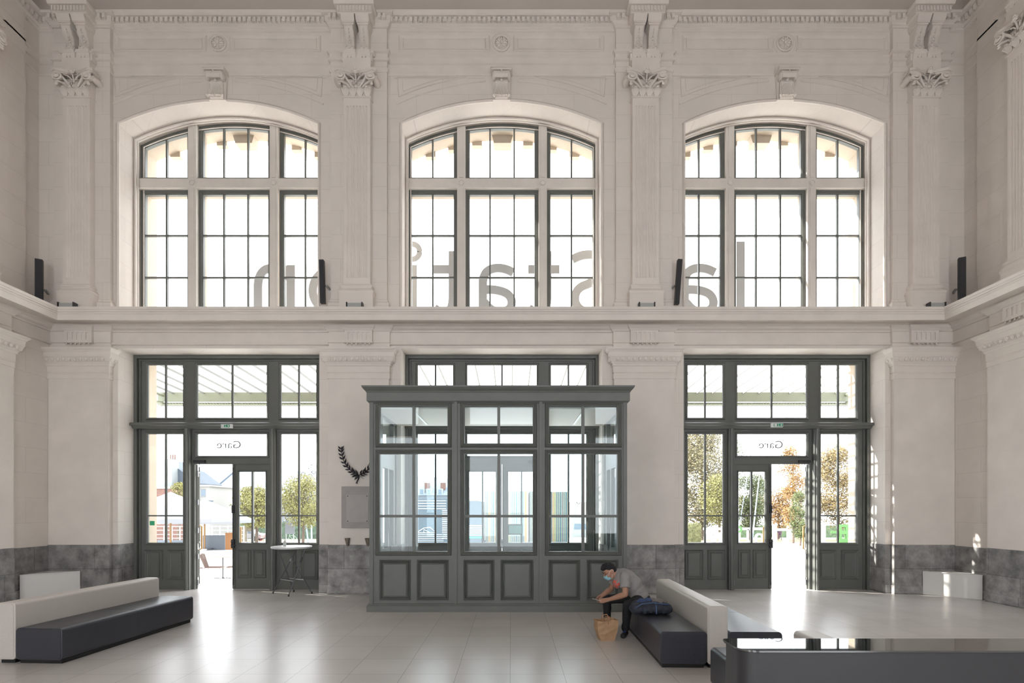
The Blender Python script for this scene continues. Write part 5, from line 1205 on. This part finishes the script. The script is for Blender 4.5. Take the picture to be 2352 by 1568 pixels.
c0 = chair_obj(); p = GP(493, 1334); c0.location = p; c0.rotation_euler = (0, 0, math.radians(200)); c0.rotation_euler = (0, 0, math.radians(15)); tag(c0, 'brown woven cafe chair with a fan back in the open left doorway', 'chair', 'woven cafe chairs')
for px, py, rz, lb in ((441, 1337, 60, 'woven cafe chair partly cut off by the open left door leaf'), (541, 1332, 200, 'woven cafe chair at right in the open left doorway, mostly behind the closed leaf')):
    c = copy_tree(c0); c.location = GP(px, py); c.rotation_euler = (0, 0, math.radians(rz)); tag(c, lb, 'chair', 'woven cafe chairs')
def cafe_table(px, py, label):
    p = GP(px, py); root = empty('cafe_table', p); tag(root, label, 'table'); m = mat('cream_tabletop', (.30, .28, .25), .5)
    MB().box(-.40, .40, -.35, .35, .71, .74).build('tabletop', m, root, bevel=.005); MB().tube([(0, 0, .02), (0, 0, .71)], .025, 8).build('leg', TUBEM, root); MB().box(-.28, .28, -.03, .03, 0, .025).box(-.03, .03, -.28, .28, 0, .025).build('foot', TUBEM, root)
cafe_table(512, 1328, 'square pale cafe table behind the woven chair in the left doorway')
pl = panel('planter_box', 518, 536, 1223, 1262, 40, 'orange-brown timber planter box beside the terrace screen', 'planter', mat('orange_timber', (.27, .12, .04), .6), False)
# white sculpted letters on the forecourt
SW = mat('white_sculpture', (.33, .33, .33), .5)
def sculpt():
    Y = 60; gz = GZ(Y); root = empty('sculpted_lettering', (XA(1740, Y), Y, gz)); tag(root, 'row of white outdoor sculpted letters with a long bar beyond the right doorway', 'sculpture'); ox = XA(1740, Y)
    X = lambda px: XA(px, Y)-ox; Z = lambda py: max(0, ZA(py, Y)-gz)
    MB().box(X(1616), X(1760), -.15, .15, Z(1217), Z(1211)).build('bar', SW, root)
    b = MB(); 
    def arch(b, a, c, top, wpx=4.2):
        w = wpx/F*Y; xa, xc = X(a), X(c); r = (xc-xa)/2; m = (xa+xc)/2; zt = Z(top); pts = [(xa, 0), (xa, zt-r)]+[(m-r*math.cos(t), zt-r+r*math.sin(t)) for t in [k*math.pi/8 for k in range(9)]]+[(xc, 0)]
        inn = [(xc-w, 0)]+[(m+(r-w)*math.cos(t), zt-r+(r-w)*math.sin(t)) for t in [k*math.pi/8 for k in range(9)]]+[(xa+w, 0)]
        poly = pts+inn; b.prism(poly, -.15, .15)
    arch(b, 1617, 1638, 1222); b.build('letter', SW, root)
    for a, c, t in ((1638, 1644, 1222), (1651, 1658, 1222), (1692, 1698, 1217), (1775, 1783, 1203), (1716, 1719, 1215)): MB().box(X(a), X(c), -.15, .15, 0, Z(t)).build('letter', SW, root)
    b = MB(); arch(b, 1734, 1754, 1224); b.build('letter', SW, root)
    b = MB(); b.box(X(1783), X(1808), -.14, .14, Z(1219), Z(1213)); b.box(X(1808), X(1818), -.15, .15, Z(1238), Z(1206)); b.box(X(1798), X(1812), -.13, .16, 0, Z(1239)); b.build('letter', SW, root)
    MB().box(X(1886), X(1895), -.15, .15, 0, Z(1205)).build('letter', SW, root)
    b = MB(); n = 24; R, r = 7.5/F*Y, 3.6/F*Y; c = (X(1696), Z(1215)); rg = [(c[0]+q*math.cos(2*math.pi*k/n), yy, c[1]+q*math.sin(2*math.pi*k/n)*(1.0)) for q, yy in ((R, -.2), (R, .1), (r, .1), (r, -.2)) for k in range(n)]
    b.add(rg, [(j*n+k, j*n+(k+1) % n, ((j+1) % 4)*n+(k+1) % n, ((j+1) % 4)*n+k) for j in range(4) for k in range(n)]); b.build('green_ring', mat('bright_green', (.07, .19, .045), .5), root)
    b = MB(); b.plate(X(1926), X(1945), 0, Z(1204), -.2, .1, [(X(1931), X(1940), Z(1218), Z(1210)), (X(1931), X(1941), Z(1236), Z(1226))]); b.box(X(1909), X(1926), -.2, .1, Z(1224), Z(1219)); b.build('green_frame', MAT['bright_green'], root)
sculpt()
# passer-by and parked cars, far off
def walker():
    Y = 72; p = Vector((XA(1791, Y), Y, GZ(Y))); root = empty('person', p); tag(root, 'distant person in dark clothes walking beyond the open right doorway', 'person')
    b = MB(); b.ell((0, 0, 1.62), (.09, .10, .12), 12, 8); b.tube([(0, 0, 1.52), (0, 0, 1.42)], .05, 8); b.ell((0, 0, 1.22), (.20, .13, .26), 12, 8); b.ell((0, 0, .95), (.17, .12, .14), 12, 8)
    for s in (-1, 1): capsule(b, (s*.2, 0, 1.38), (s*.25, .05, 1.1), .05, .04, 8); capsule(b, (s*.25, .05, 1.1), (s*.2, -.06, .88), .04, .03, 8); capsule(b, (s*.09, 0, .92), (s*.10, -.1*s, .5), .085, .055, 8); capsule(b, (s*.10, -.1*s, .5), (s*.12, -.18*s, .08), .055, .04, 8); b.ell((s*.12, -.18*s-.05, .04), (.05, .12, .04), 8, 6)
    fused(b, 'body', mat('dark_plum_clothes', (.10, .05, .09), .8), root, .03, 2); MB().ell((0, 0, 1.67), (.095, .105, .10), 12, 8).build('hair', HAIR, root)
walker()
def car(px, Y, label, col, nm):
    root = empty('car', (XA(px, Y), Y, GZ(Y))); tag(root, label, 'car', 'parked cars'); m = mat('car_'+nm, col, .25)
    MB().prism([(-2.0, .35), (2.0, .35), (2.05, .75), (1.9, .92), (1.15, 1.0), (.6, 1.42), (-1.0, 1.45), (-1.75, .98), (-2.05, .85)], -.85, .85).build('car_body', m, root, bevel=.05)
    MB().prism([(1.0, 1.0), (.55, 1.36), (-.95, 1.39), (-1.55, 1.0)], -.87, .87).build('window', WINM, root)
    for x in (-1.25, 1.25):
        for y in (-.8, .8): b = MB(); rot = [(x+.32*math.cos(a), .32+.32*math.sin(a)) for a in [k*math.pi/8 for k in range(16)]]; b.prism(rot, y-.1, y+.1); b.build('wheel', BLACKR, root)
car(1797, 96, 'red car parked beyond the hedge in the open right doorway', (.30, .03, .035), 'red')
car(1745, 98, 'dark blue car parked beyond the hedge behind the closed right leaf', (.05, .07, .14), 'blue')
car(569, 68, 'white car behind the stone markers in the left doorway', (.3, .3, .32), 'white')
